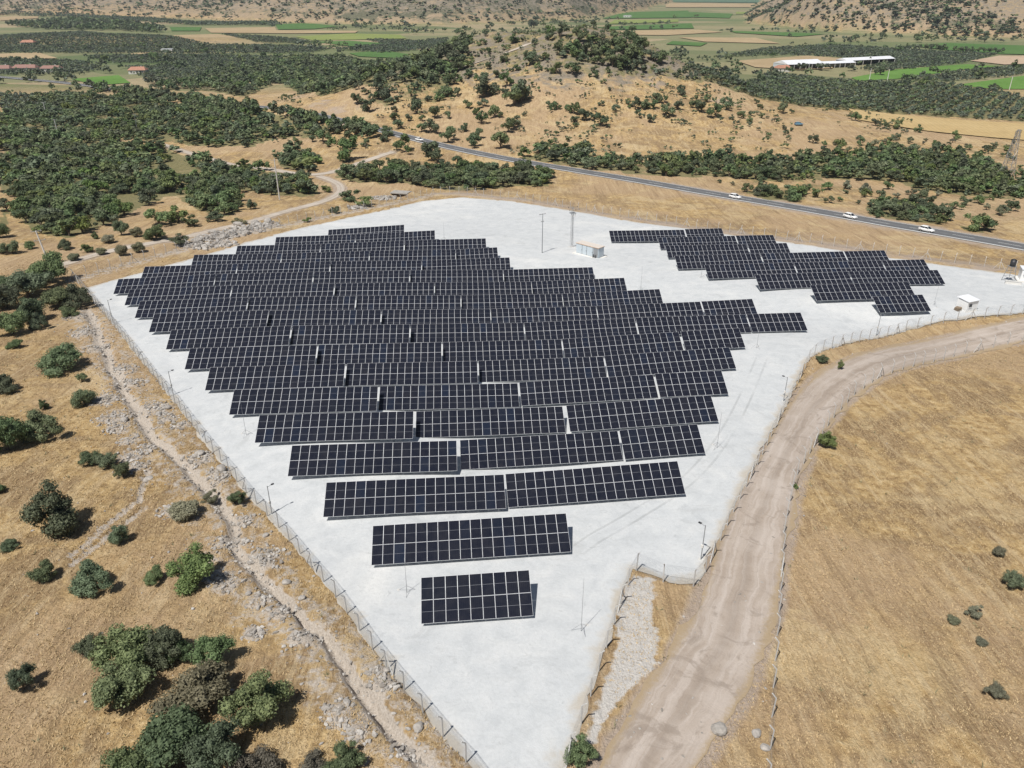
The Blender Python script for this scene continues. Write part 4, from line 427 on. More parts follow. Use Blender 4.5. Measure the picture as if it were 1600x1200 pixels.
def ground_full(x, y, masks=False):
    x = np.asarray(x, float); y = np.asarray(y, float); z = smooth_ground(x, y)
    near_ = (y < 300) & (np.abs(x) < 200)
    z = z + np.where(near_, .22*fbm(x, y, 9, 21)+.10*fbm(x, y, 1.6, 23, 3), 0)
    soil = np.zeros(x.shape); verge = np.zeros(x.shape)
    # pad: fall back to the smooth ground a little below the gravel sheet
    ins = near_ & inside(x, y, PAD); zpad = smooth_ground(x, y)-.12
    for rb, w0, w1 in RIBBONS:
        m = rb.near(x, y)
        if not m.any(): continue
        D, rz, hw = rb.field(x[m], y[m]); t = 1-sstep(hw+w0, hw+w1, D)
        z[m] = z[m]*(1-t) + (rz-.10-.0004*np.maximum(y[m]-250, 0))*t
        verge[m] = np.maximum(verge[m], .85*(1-sstep(hw*.9, hw+2.2, D)))
    z = np.where(ins, zpad, z)
    m = (x < 5) & (x > -110) & (y < 180)
    if m.any():
        X, Y = x[m], y[m]; WX = X+1.6*fbm(X, Y, 7, 35, 3); WY = Y+1.2*fbm(X, Y, 6, 37, 3); D, I = pdist(WX, WY, GUL); wob = 1+.6*vnoise(X, Y, 5, 31)+.5*vnoise(X, Y, 1.5, 32)
        D2, _ = pdist(X, Y, GARM); Dm = np.minimum(D, D2+.35)
        z[m] -= .68*np.clip(wob, .3, 2)*(1-sstep(.15, .85, Dm*wob)) - .16*np.exp(-((D-1.7)/1.1)**2)*wob
        for rt in RUTS:
            D3, _ = pdist(X, Y, [(a, b) for a, b in rt]); z[m] -= .35*(1-sstep(.15, .5, D3+.25*vnoise(X, Y, 1.2, 33)))
            soil[m] = np.maximum(soil[m], .75*(1-sstep(.2, .9, D3)))
        soil[m] = np.maximum(soil[m], .95*(1-sstep(.35, 1.2, Dm)))
        soil[m] = np.maximum(soil[m], .52*(1-sstep(2.5, 7.5, D+2.*fbm(X, Y, 6, 43))))
    m = near_ & (x < 0)
    if m.any():
        X, Y = x[m], y[m]
        for hx, hy, hr in HEAPS:
            d = np.hypot(X-hx, Y-hy)/hr; g = np.exp(-d*d*1.2); z[m] += .28*g*(1+.8*vnoise(X, Y, 1.1, 41)); soil[m] = np.maximum(soil[m], 1.1*np.exp(-d*d*.7))
    if masks:
        cx, cy = CULV; dd = np.hypot(x-cx, (y-cy)*.8); z -= 1.7*(1-sstep(1.6, 4.5, dd))
        rock = np.where(y > 380, np.clip(hill(x, y)/20-.62, 0, .66), 0) + np.where(y > 900, np.clip(far(x, y)/40, 0, .62), 0)
        plain = sstep(560, 680, y)*(1-np.clip(far(x, y)/4, 0, 1))*(1-np.clip(hill(x, y)/3, 0, 1))
        # spoil apron round the pad and the white spill by the notch
        d, _ = pdist(np.where(near_, x, 1e5), y, [tuple(p) for p in FENCE_BACK[:12]]); soil = np.maximum(soil, .62*(1-sstep(1.0, 6.0, d)))
        d, _ = pdist(np.where(near_, x, 1e5), y, [tuple(p) for p in FENCE_BACK[9:]]); verge = np.maximum(verge, .66*(1-sstep(1.5, 7.0, d)))
        verge = np.maximum(verge, .60*(1-sstep(5., 11., pdist(np.where(near_, x, 1e5), y, RB_ROAD.c)[0]))*(x > 60))
        ds, _ = pdist(np.where(near_, x, 1e5), y, [*SPILL, SPILL[0]]); spill = np.where(near_, .5+.5*np.clip(np.where(inside(x, y, SPILL), ds, -ds)/1.1, -1, 1), 0)
        fh = np.where(y > 900, far(x, y), 0); maq = np.clip(fh/14, 0, 1)*(.40+.20*np.exp(-((x+20)/420)**2)-.16*np.exp(-((x+950)/350)**2)-.10*(x > 380)); under = np.zeros(x.shape)
        for key, val in (('WOOD_LEFT', .80), ('WOOD_FLANK', .55), ('WOOD_BAND', .85), ('WOOD_ROAD', .75), ('WOOD_DITCH', .8), ('SPARSE_ROAD', .38), ('WOOD_RIDGE', .8)):
            for p_ in WOODS[key]: under = np.maximum(under, val*inside(x, y, p_))
        for p_ in GROVES: under = np.maximum(under, .85*inside(x, y, p_))
        under = np.maximum(under, np.where(y > 380, .95*np.clip(hill(x, y)/26-.50, 0, .72), 0))
        for bx, by, br in BARE: verge = np.maximum(verge, .62*np.exp(-((x-bx)**2+(y-by)**2)/br**2))
        return z, soil, verge, rock, plain, spill, under, maq
    return z
CULV = (SPOTS['CULVERT'][1][0]-1, SPOTS['CULVERT'][1][1]+.8)
def gz(x, y): return float(ground_full(np.array([x]), np.array([y]))[0])
# ---------------------------------------------------------------- the ground: one sheet, finer near the pad
rr = np.r_[np.arange(6, 30, 2.), np.arange(30, 140, .46), 140*np.exp(np.arange(0, math.log(5400/140), .0125))]
az = np.r_[np.radians(np.linspace(-115, -43, 36, endpoint=False)), np.arange(math.radians(-43), math.radians(43), .0043), np.radians(np.linspace(43.2, 115, 36))]
RR, AZ = np.meshgrid(rr, az, indexing='ij'); gx = (RR*np.sin(AZ)).ravel(); gy = (RR*np.cos(AZ)).ravel()
gzv, soil_, verge_, rock_, plain_, spill_, under_, maq_ = ground_full(gx, gy, True)
nr, na = len(rr), len(az); idx = np.arange(nr*na).reshape(nr, na)
gf = np.stack([idx[:-1, :-1], idx[:-1, 1:], idx[1:, 1:], idx[1:, :-1]], -1).reshape(-1, 4)
me = mesh_np('ground', np.stack([gx, gy, gzv], -1), gf[:, ::-1], [M['ground']], smooth=True)
for nm, a in (('soil', soil_), ('verge', verge_), ('rock', rock_), ('plain', plain_), ('spill', spill_), ('under', under_), ('maquis', maq_)):
    me.attributes.new(nm, 'FLOAT', 'POINT').data.foreach_set('value', a.astype(np.float32))
tag(link('ground', me), 'rolling dry golden grassland with scattered bare soil around the gravel site', 'ground', kind='structure')
# ---------------------------------------------------------------- sheets
def sheet(name, poly, step, lift, mat, label, cat, jit=0, zfun=smooth_ground, edge=None):
    p = np.array(poly, float); b = []
    for i in range(len(p)):
        a, c = p[i], p[(i+1) % len(p)]; L_ = np.hypot(*(c-a)); k = max(1, int(L_/(edge or step)))
        nrm = np.array([c[1]-a[1], a[0]-c[0]])/max(L_, 1e-6)
        for j in range(k):
            q = a+(c-a)*j/k
            if jit: q = q + nrm*jit*(fbm(q[0], q[1], 3.0, 51)+.5*vnoise(q[0], q[1], .8, 53))
            b.append(q)
    b = np.array(b); lo, hi = b.min(0), b.max(0)
    X, Y = np.meshgrid(np.arange(lo[0]+step/2, hi[0], step), np.arange(lo[1]+step/2, hi[1], step)); X, Y = X.ravel(), Y.ravel()
    D, _ = pdist(X, Y, [*map(tuple, b[::max(1, len(b)//250)]), tuple(b[0])]); m = inside(X, Y, b) & (D > step*.35)
    pts = np.r_[b, np.stack([X[m], Y[m]], -1)]
    r = delaunay_2d_cdt([Vector(q) for q in pts], [], [list(range(len(b)))], 1, 1e-5)
    v2 = np.array([tuple(q) for q in r[0]]); z = zfun(v2[:, 0], v2[:, 1])+lift; me = mesh_np(name, np.c_[v2, z], [tuple(q) for q in r[2]], [mat], smooth=True)
    if name == 'gravel_pad':
        D, _ = pdist(v2[:, 0], v2[:, 1], [*map(tuple, p), tuple(p[0])]); me.attributes.new('edge', 'FLOAT', 'POINT').data.foreach_set('value', (1-sstep(0, 2.6, D)).astype(np.float32))
    return tag(link(name, me), label, cat, kind='structure')
sheet('gravel_pad', PAD, 2., .0, M['gravel'], 'broad pad of pale grey crushed stone under the solar tables', 'gravel pad', jit=.7, edge=.8)
def ribbon_mesh(name, rb, mat, label, cat, lift=.0, jit=0, n=9, grow=0.):
    c = rb.c; t = np.gradient(c[:, :2], axis=0); t /= np.linalg.norm(t, axis=1)[:, None]; nrm = np.stack([t[:, 1], -t[:, 0]], -1)
    u = np.linspace(-1, 1, n); V = []; A = []; S_ = []; al = np.r_[0, np.cumsum(np.hypot(*np.diff(c[:, :2], axis=0).T))]
    for i in range(len(c)):
        for q in u:
            w = c[i, 2]
            if jit and abs(q) > .9: w *= 1+jit*(vnoise(i*1.7, q*9, 7, 60)+vnoise(i*1.7, q*9, 3, 61)+vnoise(i*1.7, q*9, 1.1, 62))
            pxy = c[i, :2]+nrm[i]*q*w; V.append((*pxy, rb.z[i]+lift+grow*max(0, c[i, 1]-250)-.02*(abs(q) > .9))); A.append(q); S_.append(al[i])
    I = np.arange(len(c)*n).reshape(len(c), n); f = np.stack([I[:-1, :-1], I[:-1, 1:], I[1:, 1:], I[1:, :-1]], -1).reshape(-1, 4)
    me = mesh_np(name, V, f, [mat], smooth=True); me.attributes.new('across', 'FLOAT', 'POINT').data.foreach_set('value', np.array(A, np.float32)); me.attributes.new('along', 'FLOAT', 'POINT').data.foreach_set('value', np.array(S_, np.float32))
    return tag(link(name, me), label, cat, kind='structure')
ribbon_mesh('asphalt_road', RB_ROAD, M['asphalt'], 'grey asphalt road running behind the gravel pad with three white cars', 'road', .02, grow=.0006)
ribbon_mesh('dirt_road', RB_DIRT, M['dirt'], 'pinkish dirt road curving between the pad fence and the stubble field', 'dirt road', -.02, jit=.22, n=17)
for rb, lb in zip(RB_TR, ('pale track skirting the rubble bank at the left of the pad', 'pale track joining the asphalt road past the ditch shrubs', 'pale track cutting through the oak scrub', 'grey stony track climbing to the hilltop')):
    ribbon_mesh('dirt_track', rb, M['track'], lb, 'track', -.02, jit=.3, n=9)
def wheel_mat():
    m, nt, b = nodemat('scuffed_stone'); P = pos(nt); b.inputs['Base Color'].default_value = (.33, .335, .335, 1); b.inputs['Roughness'].default_value = .95; b.inputs['Specular IOR Level'].default_value = .2
    u = mth(nt, 'ABSOLUTE', attr(nt, 'across')); a = mth(nt, 'MULTIPLY', mrange(nt, u, 1., .2), mrange(nt, noise(nt, P, .12, 3, .6), .30, .66)); nt.links.new(mth(nt, 'MULTIPLY', a, .20), b.inputs['Alpha']); return m
M['wheel'] = wheel_mat()
def wheel_track(pts, lb):
    for s_ in (-.85, .85):
        q = resample([(a, b, .26) for a, b in pts], 1.0); t = np.gradient(q[:, :2], axis=0); t /= np.linalg.norm(t, axis=1)[:, None]; q[:, :2] += np.stack([t[:, 1], -t[:, 0]], -1)*s_
        rb = Ribbon.__new__(Ribbon); rb.c = q; rb.z = smooth_ground(q[:, 0], q[:, 1])+.012; ribbon_mesh('wheel_track', rb, M['wheel'], lb, 'wheel track', 0, n=5)
def line_mesh(name, rb, off, w, lift, label, dash=None):
    c = rb.c; t = np.gradient(c[:, :2], axis=0); t /= np.linalg.norm(t, axis=1)[:, None]; nrm = np.stack([t[:, 1], -t[:, 0]], -1); V = []; F_ = []
    for i in range(len(c)-1):
        if dash and i % 2: continue
        k = len(V)
        for j in (i, i+1):
            for q in (-w/2, w/2): V.append((*(c[j, :2]+nrm[j]*(off+q)), rb.z[j]+lift+.0006*max(0, c[j, 1]-250)))
        F_.append((k, k+1, k+3, k+2))
    return tag(link(name, mesh_np(name, V, F_, [M['paint']])), label, 'road marking', kind='structure')
line_mesh('edge_line', RB_ROAD, 3.15, .42, .04, 'white painted line on the near edge of the asphalt road'); line_mesh('edge_line', RB_ROAD, -3.1, .16, .04, 'white painted line on the far edge of the asphalt road')
line_mesh('centre_line', RB_ROAD, 0, .14, .045, 'dashed white centre line of the asphalt road', True)
for pts, lb in WHEELS: wheel_track(pts, lb)
FM = {'g': field_mat('green_crop', (.075, .150, .045), (.110, .195, .060), .4), 'v': field_mat('bright_green_crop', (.105, .205, .045), (.150, .27, .065), .9), 'y': field_mat('yellow_green_crop', (.20, .25, .075), (.26, .29, .10), 1.), 't': field_mat('tan_stubble', (.36, .27, .155), (.45, .345, .21), .6), 'p': field_mat('bare_pink_soil', (.42, .31, .215), (.50, .385, .275), .3), 'w': field_mat('wheat_stubble', (.43, .31, .145), (.53, .40, .205), .2), 'b': field_mat('blue_green_crop', (.09, .16, .10), (.12, .19, .12), .3)}
FLAB = {'g': 'green crop field', 'v': 'bright green crop field', 'y': 'yellow green crop field', 't': 'tan stubble field', 'p': 'bare pinkish ploughed field', 'w': 'golden wheat stubble strip', 'b': 'far blue green crop strip'}
FWHERE = ['left of the hill, upper strip','left of the hill, middle strip','beside the hill wood, lowest strip','at the foot of the far left mountain','among olive groves at upper left','small one at far upper left','long one below the far left mountain','behind the hill top, middle','behind the hill top, farthest','right behind the hill shoulder','long one right of the hill','beside the long tan field','near the far lone trees','left of the right hand mountain','along the top edge of the view','narrow strip in the far plain','broad one in the far plain','below the right hand mountain','at the right edge between groves','between the two right hand groves','at the right edge beside a pole','in front of the big olive grove','around the white farm sheds','beside the far road at left','far strip behind the hill','just above the hill top','at the left edge between groves','small one in the left groves','at the far left edge']
for (k, p), wh in zip(FIELDS, FWHERE):
    nearf = min(q[1] for q in p) < 720
    sheet('crop_field', p, 12. if nearf else 90., .45 if nearf else .5+.0003*p[0][1], FM[k], FLAB[k]+' '+wh, 'field', jit=0, zfun=smooth_ground if nearf else base)
# ================================================================ solar tables
PW, PH, GAP = 1.134, 2.279, .02; TILT = math.radians(24.13); YAW = math.radians(3.83)
def module_mesh():
    w, h, t, fr = PW/2, PH/2, .035, .018; v = []; f = []; mi = []
    ring = lambda a, b, z: [(-a, -b, z), (a, -b, z), (a, b, z), (-a, b, z)]
    v += ring(w, h, -t) + ring(w, h, 0) + ring(w-fr, h-fr, 0) + ring(w-fr, h-fr, -.005)
    f.append((0, 3, 2, 1)); mi.append(0)
    for k in (0, 4, 8):
        for i in range(4): f.append((k+i, k+(i+1) % 4, k+4+(i+1) % 4, k+4+i)); mi.append(0)
    f.append((12, 13, 14, 15)); mi.append(1)
    me = mesh_np('solar_module', v, f, [M['frame'], M['cell']], mi)
    uv = me.uv_layers.new(name='UVMap'); P = me.polygons[-1]
    for li, q in zip(P.loop_indices, ((0, 0), (1, 0), (1, 1), (0, 1))): uv.data[li].uv = q
    return me
MOD = module_mesh()
def unit_box(name, mat): 
    b = MB(); b.box((0, 0, 0), (1, 1, 1)); return mesh_np(name, np.array(b.v), b.f, [mat])
LEG = unit_box('leg', M['galv']); RAIL = unit_box('rail', M['galv'])
ORD = ['first', 'second', 'third', 'fourth', 'fifth', 'sixth', 'seventh', 'eighth', 'ninth', 'tenth', 'eleventh', 'twelfth', 'thirteenth', 'fourteenth', 'fifteenth', 'sixteenth', 'seventeenth', 'eighteenth']
rowcount = {}
for t in TABLES: rowcount[t[0]] = rowcount.get(t[0], 0)+1
seen = {}
for (row, n, x, y, z, roll, _) in TABLES:
    k = seen.get(row, 0); seen[row] = k+1; ri = int(row[1:])-1
    zg = float(smooth_ground(np.array([x]), np.array([y]))[0]); zc = z-zg
    a = Vector((math.cos(YAW)*math.cos(roll), math.sin(YAW)*math.cos(roll), math.sin(roll)))
    up = (Vector((0, 0, 1))-a*a.z).normalized(); fw = up.cross(a)
    T = empty('solar_table', (0, 0, 0)); T.matrix_world = Matrix(((a.x, fw.x, up.x, x), (a.y, fw.y, up.y, y), (a.z, fw.z, up.z, zg), (0, 0, 0, 1)))
    cols = 'nine' if n == 9 else 'eighteen'
    one = 'only' if rowcount[row] == 1 else (ORD[k] + ' from left')
    lab = (f'{cols} column solar table, {one} in {ORD[ri]} row from front of main array' if row[0] == 'm' else f'{cols} column solar table, {one} in {ORD[ri]} row from back of right hand array')
    tag(T, lab, 'solar table', 'ground mounted solar tables on the gravel pad')
    W = n*PW+(n-1)*GAP; ct, st = math.cos(TILT), math.sin(TILT)
    for i in range(n):
        for s_ in (-1, 1):
            off = s_*(PH+GAP)/2
            link('solar_module', MOD, T, (-W/2+PW/2+i*(PW+GAP), off*ct+.035*0, zc+off*st), (TILT, 0, random.uniform(-.0015, .0015)))
    for off in (-1.75, -.55, .55, 1.75):
        link('rail', RAIL, T, (0, off*ct+.075*st, zc+off*st-.075*ct), (TILT, 0, 0), (W, .06, .07))
    ns = 4 if n == 18 else 3
    for i in range(ns):
        lx = -W/2+W*(i+.5)/ns
        link('rafter', RAIL, T, (lx, .15*st, zc-.15*ct), (TILT, 0, 0), (.07, 4.1, .08))
        for off in (-1.25, 1.25):
            top = zc+off*st-.2*ct; link('leg', LEG, T, (lx, off*ct+.2*st, top/2-.2), None, (.09, .09, top+.4))
# ================================================================ fences
def post_mesh():
    b = MB(); w = .047
    b.add([(-w, -w, -.3), (w, -w, -.3), (w, w, -.3), (-w, w, -.3), (-w, -w, 2.15), (w, -w, 2.15), (w, w, 2.15), (-w, w, 2.15), (-w*.8, -w-.36, 2.56), (w*.8, -w-.36, 2.56), (w*.8, w-.36, 2.56), (-w*.8, w-.36, 2.56)],
          [(0, 3, 2, 1)]+[(k+i, k+(i+1) % 4, k+4+(i+1) % 4, k+4+i) for k in (0, 4) for i in range(4)]+[(8, 9, 10, 11)])
    return mesh_np('post', np.array(b.v), b.f, [M['post']])
POST = post_mesh()
def brace_mesh(s_):
    b = MB(); b.beam((s_*.08, 0, 1.75), (s_*1.35, 0, -.15), .085); return mesh_np('brace', np.array(b.v), b.f, [M['post']])
BRACE = {s_: brace_mesh(s_) for s_ in (-1, 1)}
def mesh_panel(L_, hgt=2.1):
    v = [(0, 0, .03), (L_, 0, .03), (L_, 0, hgt), (0, 0, hgt)]; me = mesh_np('wire_mesh', v, [(0, 1, 2, 3)], [M['link']])
    uv = me.uv_layers.new(name='UVMap')
    for l, q in zip(uv.data, ((0, 0), (L_, 0), (L_, hgt), (0, hgt))): l.uv = q
    return me
def wires_mesh(L_):
    b = MB()
    for yy, zz in ((-.10, 2.28), (-.22, 2.41), (-.34, 2.53)): b.tube((0, yy, zz), (L_, yy, zz), .005, n=3, caps=False)
    for zz in (.06, 1.1, 2.08): b.tube((0, .0, zz), (L_, .0, zz), .0045, n=3, caps=False)
    return mesh_np('strand_wire', np.array(b.v), b.f, [M['galv']])
def fence(name, path, spacing, label, every=6, mesh=True, side=1):
    p = np.array(path, float); d = np.r_[0, np.cumsum(np.hypot(*np.diff(p, axis=0).T))]; n = int(d[-1]/spacing); t = np.linspace(0, d[-1], n+1)
    q = np.stack([np.interp(t, d, p[:, 0]), np.interp(t, d, p[:, 1])], -1); zz = ground_full(q[:, 0], q[:, 1])
    R = empty(name, (q[0, 0], q[0, 1], zz[0])); tag(R, label, 'fence'); o = Vector((q[0, 0], q[0, 1], zz[0]))
    L_ = float(np.mean(np.hypot(*np.diff(q, axis=0).T))); PM = mesh_panel(1.) if mesh else None; WM = wires_mesh(1.)
    for i in range(n+1):
        e = q[min(i+1, n)]-q[max(i-1, 0)]; ang = math.atan2(e[1], e[0]); P = Vector((q[i, 0], q[i, 1], zz[i]))
        link('post', POST, R, P-o, (random.uniform(-.03, .03), random.uniform(-.03, .03), ang+(math.pi if side < 0 else 0)))
        if i % every == 0:
            for s_ in (-1, 1): link('brace', BRACE[s_], R, P-o, (0, 0, ang))
        if i < n:
            Q = Vector((q[i+1, 0], q[i+1, 1], zz[i+1])); D = Q-P; l = math.hypot(D.x, D.y); an = math.atan2(D.y, D.x)
            mtx = (0, -math.atan2(D.z, l), an)
            if mesh:
                if i == 0 or True:
                    me = PANELS.setdefault(round(D.length, 1), mesh_panel(round(D.length, 1)))
                link('wire_mesh', me, R, P-o, mtx, (D.length/round(D.length, 1), 1, 1))
            link('strand_wire', WM, R, P-o, (0, -math.atan2(D.z, l), an) if side > 0 else (0, -math.atan2(D.z, l), an), (D.length, 1 if side > 0 else -1, 1))
    return R
PANELS = {}
fence('perimeter_fence', FENCE_LEFT, 3.0, 'chain link fence with cranked white concrete posts along the gully side of the pad', side=-1)
fence('perimeter_fence', FENCE_BACK, 3.2, 'chain link fence with white concrete posts along the road side of the pad', every=5, side=-1)
fence('perimeter_fence', FENCE_RIGHT, 3.0, 'chain link fence with cranked posts between the pad and the dirt road', side=-1)
fence('field_fence', FIELD_FENCE, 3.3, 'low post and wire fence of white cranked posts around the stubble field', every=9, mesh=False, side=-1)
# ================================================================ trees
def ico():
    t = (1+5**.5)/2; v = np.array([(-1, t, 0), (1, t, 0), (-1, -t, 0), (1, -t, 0), (0, -1, t), (0, 1, t), (0, -1, -t), (0, 1, -t), (t, 0, -1), (t, 0, 1), (-t, 0, -1), (-t, 0, 1)])/math.hypot(1, t)
    f = np.array([(0, 11, 5), (0, 5, 1), (0, 1, 7), (0, 7, 10), (0, 10, 11), (1, 5, 9), (5, 11, 4), (11, 10, 2), (10, 7, 6), (7, 1, 8), (3, 9, 4), (3, 4, 2), (3, 2, 6), (3, 6, 8), (3, 8, 9), (4, 9, 5), (2, 4, 11), (6, 2, 10), (8, 6, 7), (9, 8, 1)]); return v, f
IV, IF = ico(); OV = np.array([(1, 0, 0), (0, 1, 0), (-1, 0, 0), (0, -1, 0), (0, 0, 1), (0, 0, -1.)]); OF = np.array([(0, 1, 4), (1, 2, 4), (2, 3, 4), (3, 0, 4), (1, 0, 5), (2, 1, 5), (3, 2, 5), (0, 3, 5)])
def crown_arrays(seed, nb, nq, leaf, h=.8, base_=.10, core=True, spread=.5, lo=False):
    """unit crown: about 1 wide and h tall, built from nb lumps carrying nq leaf sprays"""
    g = np.random.default_rng(seed); C = []; R = []
    nc = max(3, nb//4); lob = []
    for i in range(nc):                 # a few main limbs, each carrying a lobe of foliage
        a = 2*math.pi*(i+g.uniform(-.35, .35))/nc; r = spread*g.uniform(.30, .78); lob.append((r*math.cos(a), r*math.sin(a), base_+h*(.22+.38*g.uniform(0, 1))))
    lob.append((g.uniform(-.1, .1), g.uniform(-.1, .1), base_+h*g.uniform(.55, .72)))
    for i in range(nb):
        cx_, cy_, cz_ = lob[i % len(lob)]; zz = max(base_+.08, cz_+g.normal()*.10*h)
        C.append((cx_*.9+g.normal()*.075, cy_*.9+g.normal()*.075, zz)); R.append(g.uniform(.085, .185)*(1.15-.35*zz/h))
    C = np.array(C); R = np.array(R); V = []; F_ = []
    w = R**2/np.sum(R**2); k = g.choice(nb, nq, p=w); d = g.normal(size=(nq, 3)); d[:, 2] = d[:, 2]*.8+.25; d /= np.linalg.norm(d, axis=1)[:, None]
    rad = R[k]*(.72+.42*g.uniform(0, 1, nq)**.7); P = C[k]+d*rad[:, None]
    keep = np.ones(nq, bool)            # drop sprays buried in another lump
    for i in range(nb): keep &= ~((np.linalg.norm(P-C[i], axis=1) < R[i]*.66) & (k != i))
    P = P[keep]; d = d[keep]; m = len(P)
    nrm = d*.9+g.normal(size=(m, 3))*.55; nrm[:, 2] += .25; nrm /= np.linalg.norm(nrm, axis=1)[:, None]
    u = np.cross(nrm, g.normal(size=(m, 3))); u /= np.linalg.norm(u, axis=1)[:, None]; v = np.cross(nrm, u)
    s1 = leaf*g.uniform(.55, 1.3, m)[:, None]; s2 = leaf*g.uniform(.35, .8, m)[:, None]; bend = nrm*leaf*.25*g.uniform(-.3, 1, m)[:, None]
    Q = np.stack([P-u*s1-bend, P-v*s2, P+u*s1-bend*.4, P+v*s2], 1).reshape(-1, 3); Q[:, 2] = np.maximum(Q[:, 2], .012)
    F4 = np.arange(m*4).reshape(m, 4); CV = []; CF = []; nn = 0
    if core:
        for i in range(nb):
            iv, if_ = (OV, OF) if lo else (IV, IF); jit = 1+.16*g.normal(size=(len(iv), 1)); CV.append(C[i]+iv*R[i]*(.86 if lo else .74)*jit); CF.append(if_+nn); nn += len(iv)
        CV = np.concatenate(CV); CF = np.concatenate(CF); CV[:, 2] = np.maximum(CV[:, 2], .01)
    return Q, F4, CV, CF
def crown_tris(*a, **k):
    Q, F4, CV, CF = crown_arrays(*a, **k); T = np.concatenate([F4[:, [0, 1, 2]], F4[:, [0, 2, 3]]]); V = Q
    if len(CV): T = np.concatenate([T, CF+len(Q)]); V = np.concatenate([Q, CV])
    return V, T
def trunk_mesh(seed, h):
    g = random.Random(seed); b = MB(); b.tube((0, 0, -.08), (g.uniform(-.02, .02), g.uniform(-.02, .02), .22*h+.06), .040, .028, 7)
    for i in range(4):
        a = i*1.6+g.uniform(-.4, .4); b.tube((0, 0, .18*h), (.22*math.cos(a), .22*math.sin(a), h*g.uniform(.5, .7)), .024, .009, 5)
    return mesh_np('trunk', np.array(b.v), b.f, [M['bark']])
HI = {}; MID = {}; TRK = [trunk_mesh(i, .8) for i in range(4)]
def crown_var(store, kind, i, nb, nq, leaf, **k):
    key = (kind, i)
    if key not in store:
        V, T = crown_tris(100+i*13+ord(kind), nb, nq, leaf, **k); store[key] = mesh_np('crown', V, T, [M['leaf_'+kind]])
    return store[key]
def tree(name, x, y, w, h, kind, label, cat, group=None, hi=True, rz=None):
    i = random.randrange((6 if kind == 'o' else 2) if hi else 5); z = gz(x, y) if hi else float(smooth_ground(np.array([x]), np.array([y]))[0])
    T = empty(name, (x, y, z-.05), random.uniform(0, 6.28) if rz is None else rz, (w*1.12, w*1.12*random.uniform(.9, 1.1), h/.86)); tag(T, label, cat, group)
    me = crown_var(HI, kind, i, 24+4*(i % 3), 5600, .023) if hi else crown_var(MID, kind, i, 10+i % 4, 620, .052)
    link('trunk', TRK[i % 4], T); link('crown', me, T); return T
KN = {'o': ('oak_tree', 'dark grey green oak', 'tree'), 'g': ('shrub', 'mid green bushy shrub', 'shrub'), 'b': ('shrub', 'bright green leafy shrub', 'shrub'), 'y': ('shrub', 'pale olive dusty shrub', 'shrub'), 'd': ('shrub', 'brownish half dry bush', 'shrub')}
NLAB = NEAR_LABELS
for (x, y, w, h, k), lb in zip(NEAR_TREES, NLAB):
    nm, _, cat = KN[k]; tree(nm, x, y, w, h, k, lb, cat, hi=y < 215)
SIZE = lambda w: 'big' if w > 8.5 else 'mid sized' if w > 5 else 'small'
TENS = {2: 'twenty', 3: 'thirty', 4: 'forty', 5: 'fifty', 6: 'sixty', 7: 'seventy', 8: 'eighty', 9: 'ninety'}; TTH = {2: 'twentieth', 3: 'thirtieth', 4: 'fortieth', 5: 'fiftieth', 6: 'sixtieth', 7: 'seventieth', 8: 'eightieth', 9: 'ninetieth'}
def ordinal(k): return (ORD+['nineteenth'])[k] if k < 19 else TTH[(k+1)//10] if (k+1) % 10 == 0 else TENS[(k+1)//10]+' '+ORD[(k+1) % 10-1]
hcount = {}
for i, (x, y, w, h, k) in enumerate(sorted(HILL_SHRUBS, key=lambda t: t[0]/t[1])):
    kk = 'o' if random.random() < .8 else 'g'
    zone = 'on the hilltop' if y > 500 else 'on the right hill shoulder' if x > 60 and y > 470 else 'on the left hill flank' if x < -15 else 'on the dry front slope'
    ck = (SIZE(w), zone); no = hcount.get(ck, 0); hcount[ck] = no+1
    tree('hill_shrub', x, y, w*1.2, h*1.2, kk, f'{SIZE(w)} dark holm oak bush {zone}, {ordinal(no)} from left', 'shrub', f'{SIZE(w)} holm oak bushes {zone}', hi=False)
# ---------------------------------------------------------------- woods: the nearest ones one by one, the rest as one mass
def scatter(polys, gap, keep=1., seed=1, clear=True):
    g = np.random.default_rng(seed); out = []
    for p in polys:
        a = np.array(p); lo, hi = a.min(0), a.max(0); X, Y = np.meshgrid(np.arange(lo[0], hi[0], gap), np.arange(lo[1], hi[1], gap*.9))
        X = X + (np.arange(X.shape[0]) % 2)[:, None]*gap*.5; X = (X+g.uniform(-.38, .38, X.shape)*gap).ravel(); Y = (Y+g.uniform(-.38, .38, Y.shape)*gap).ravel()
        m = inside(X, Y, p) & (g.uniform(0, 1, X.shape) < keep); out.append(np.stack([X[m], Y[m]], -1))
    P = np.concatenate(out)
    if clear:
        ok = np.ones(len(P), bool)
        for rb, _, _ in RIBBONS:
            D, _ = pdist(P[:, 0], P[:, 1], rb.c); ok &= D > (6 if rb is RB_ROAD else 3.2)
        ok &= ~inside(P[:, 0], P[:, 1], PAD); P = P[ok]
    return P
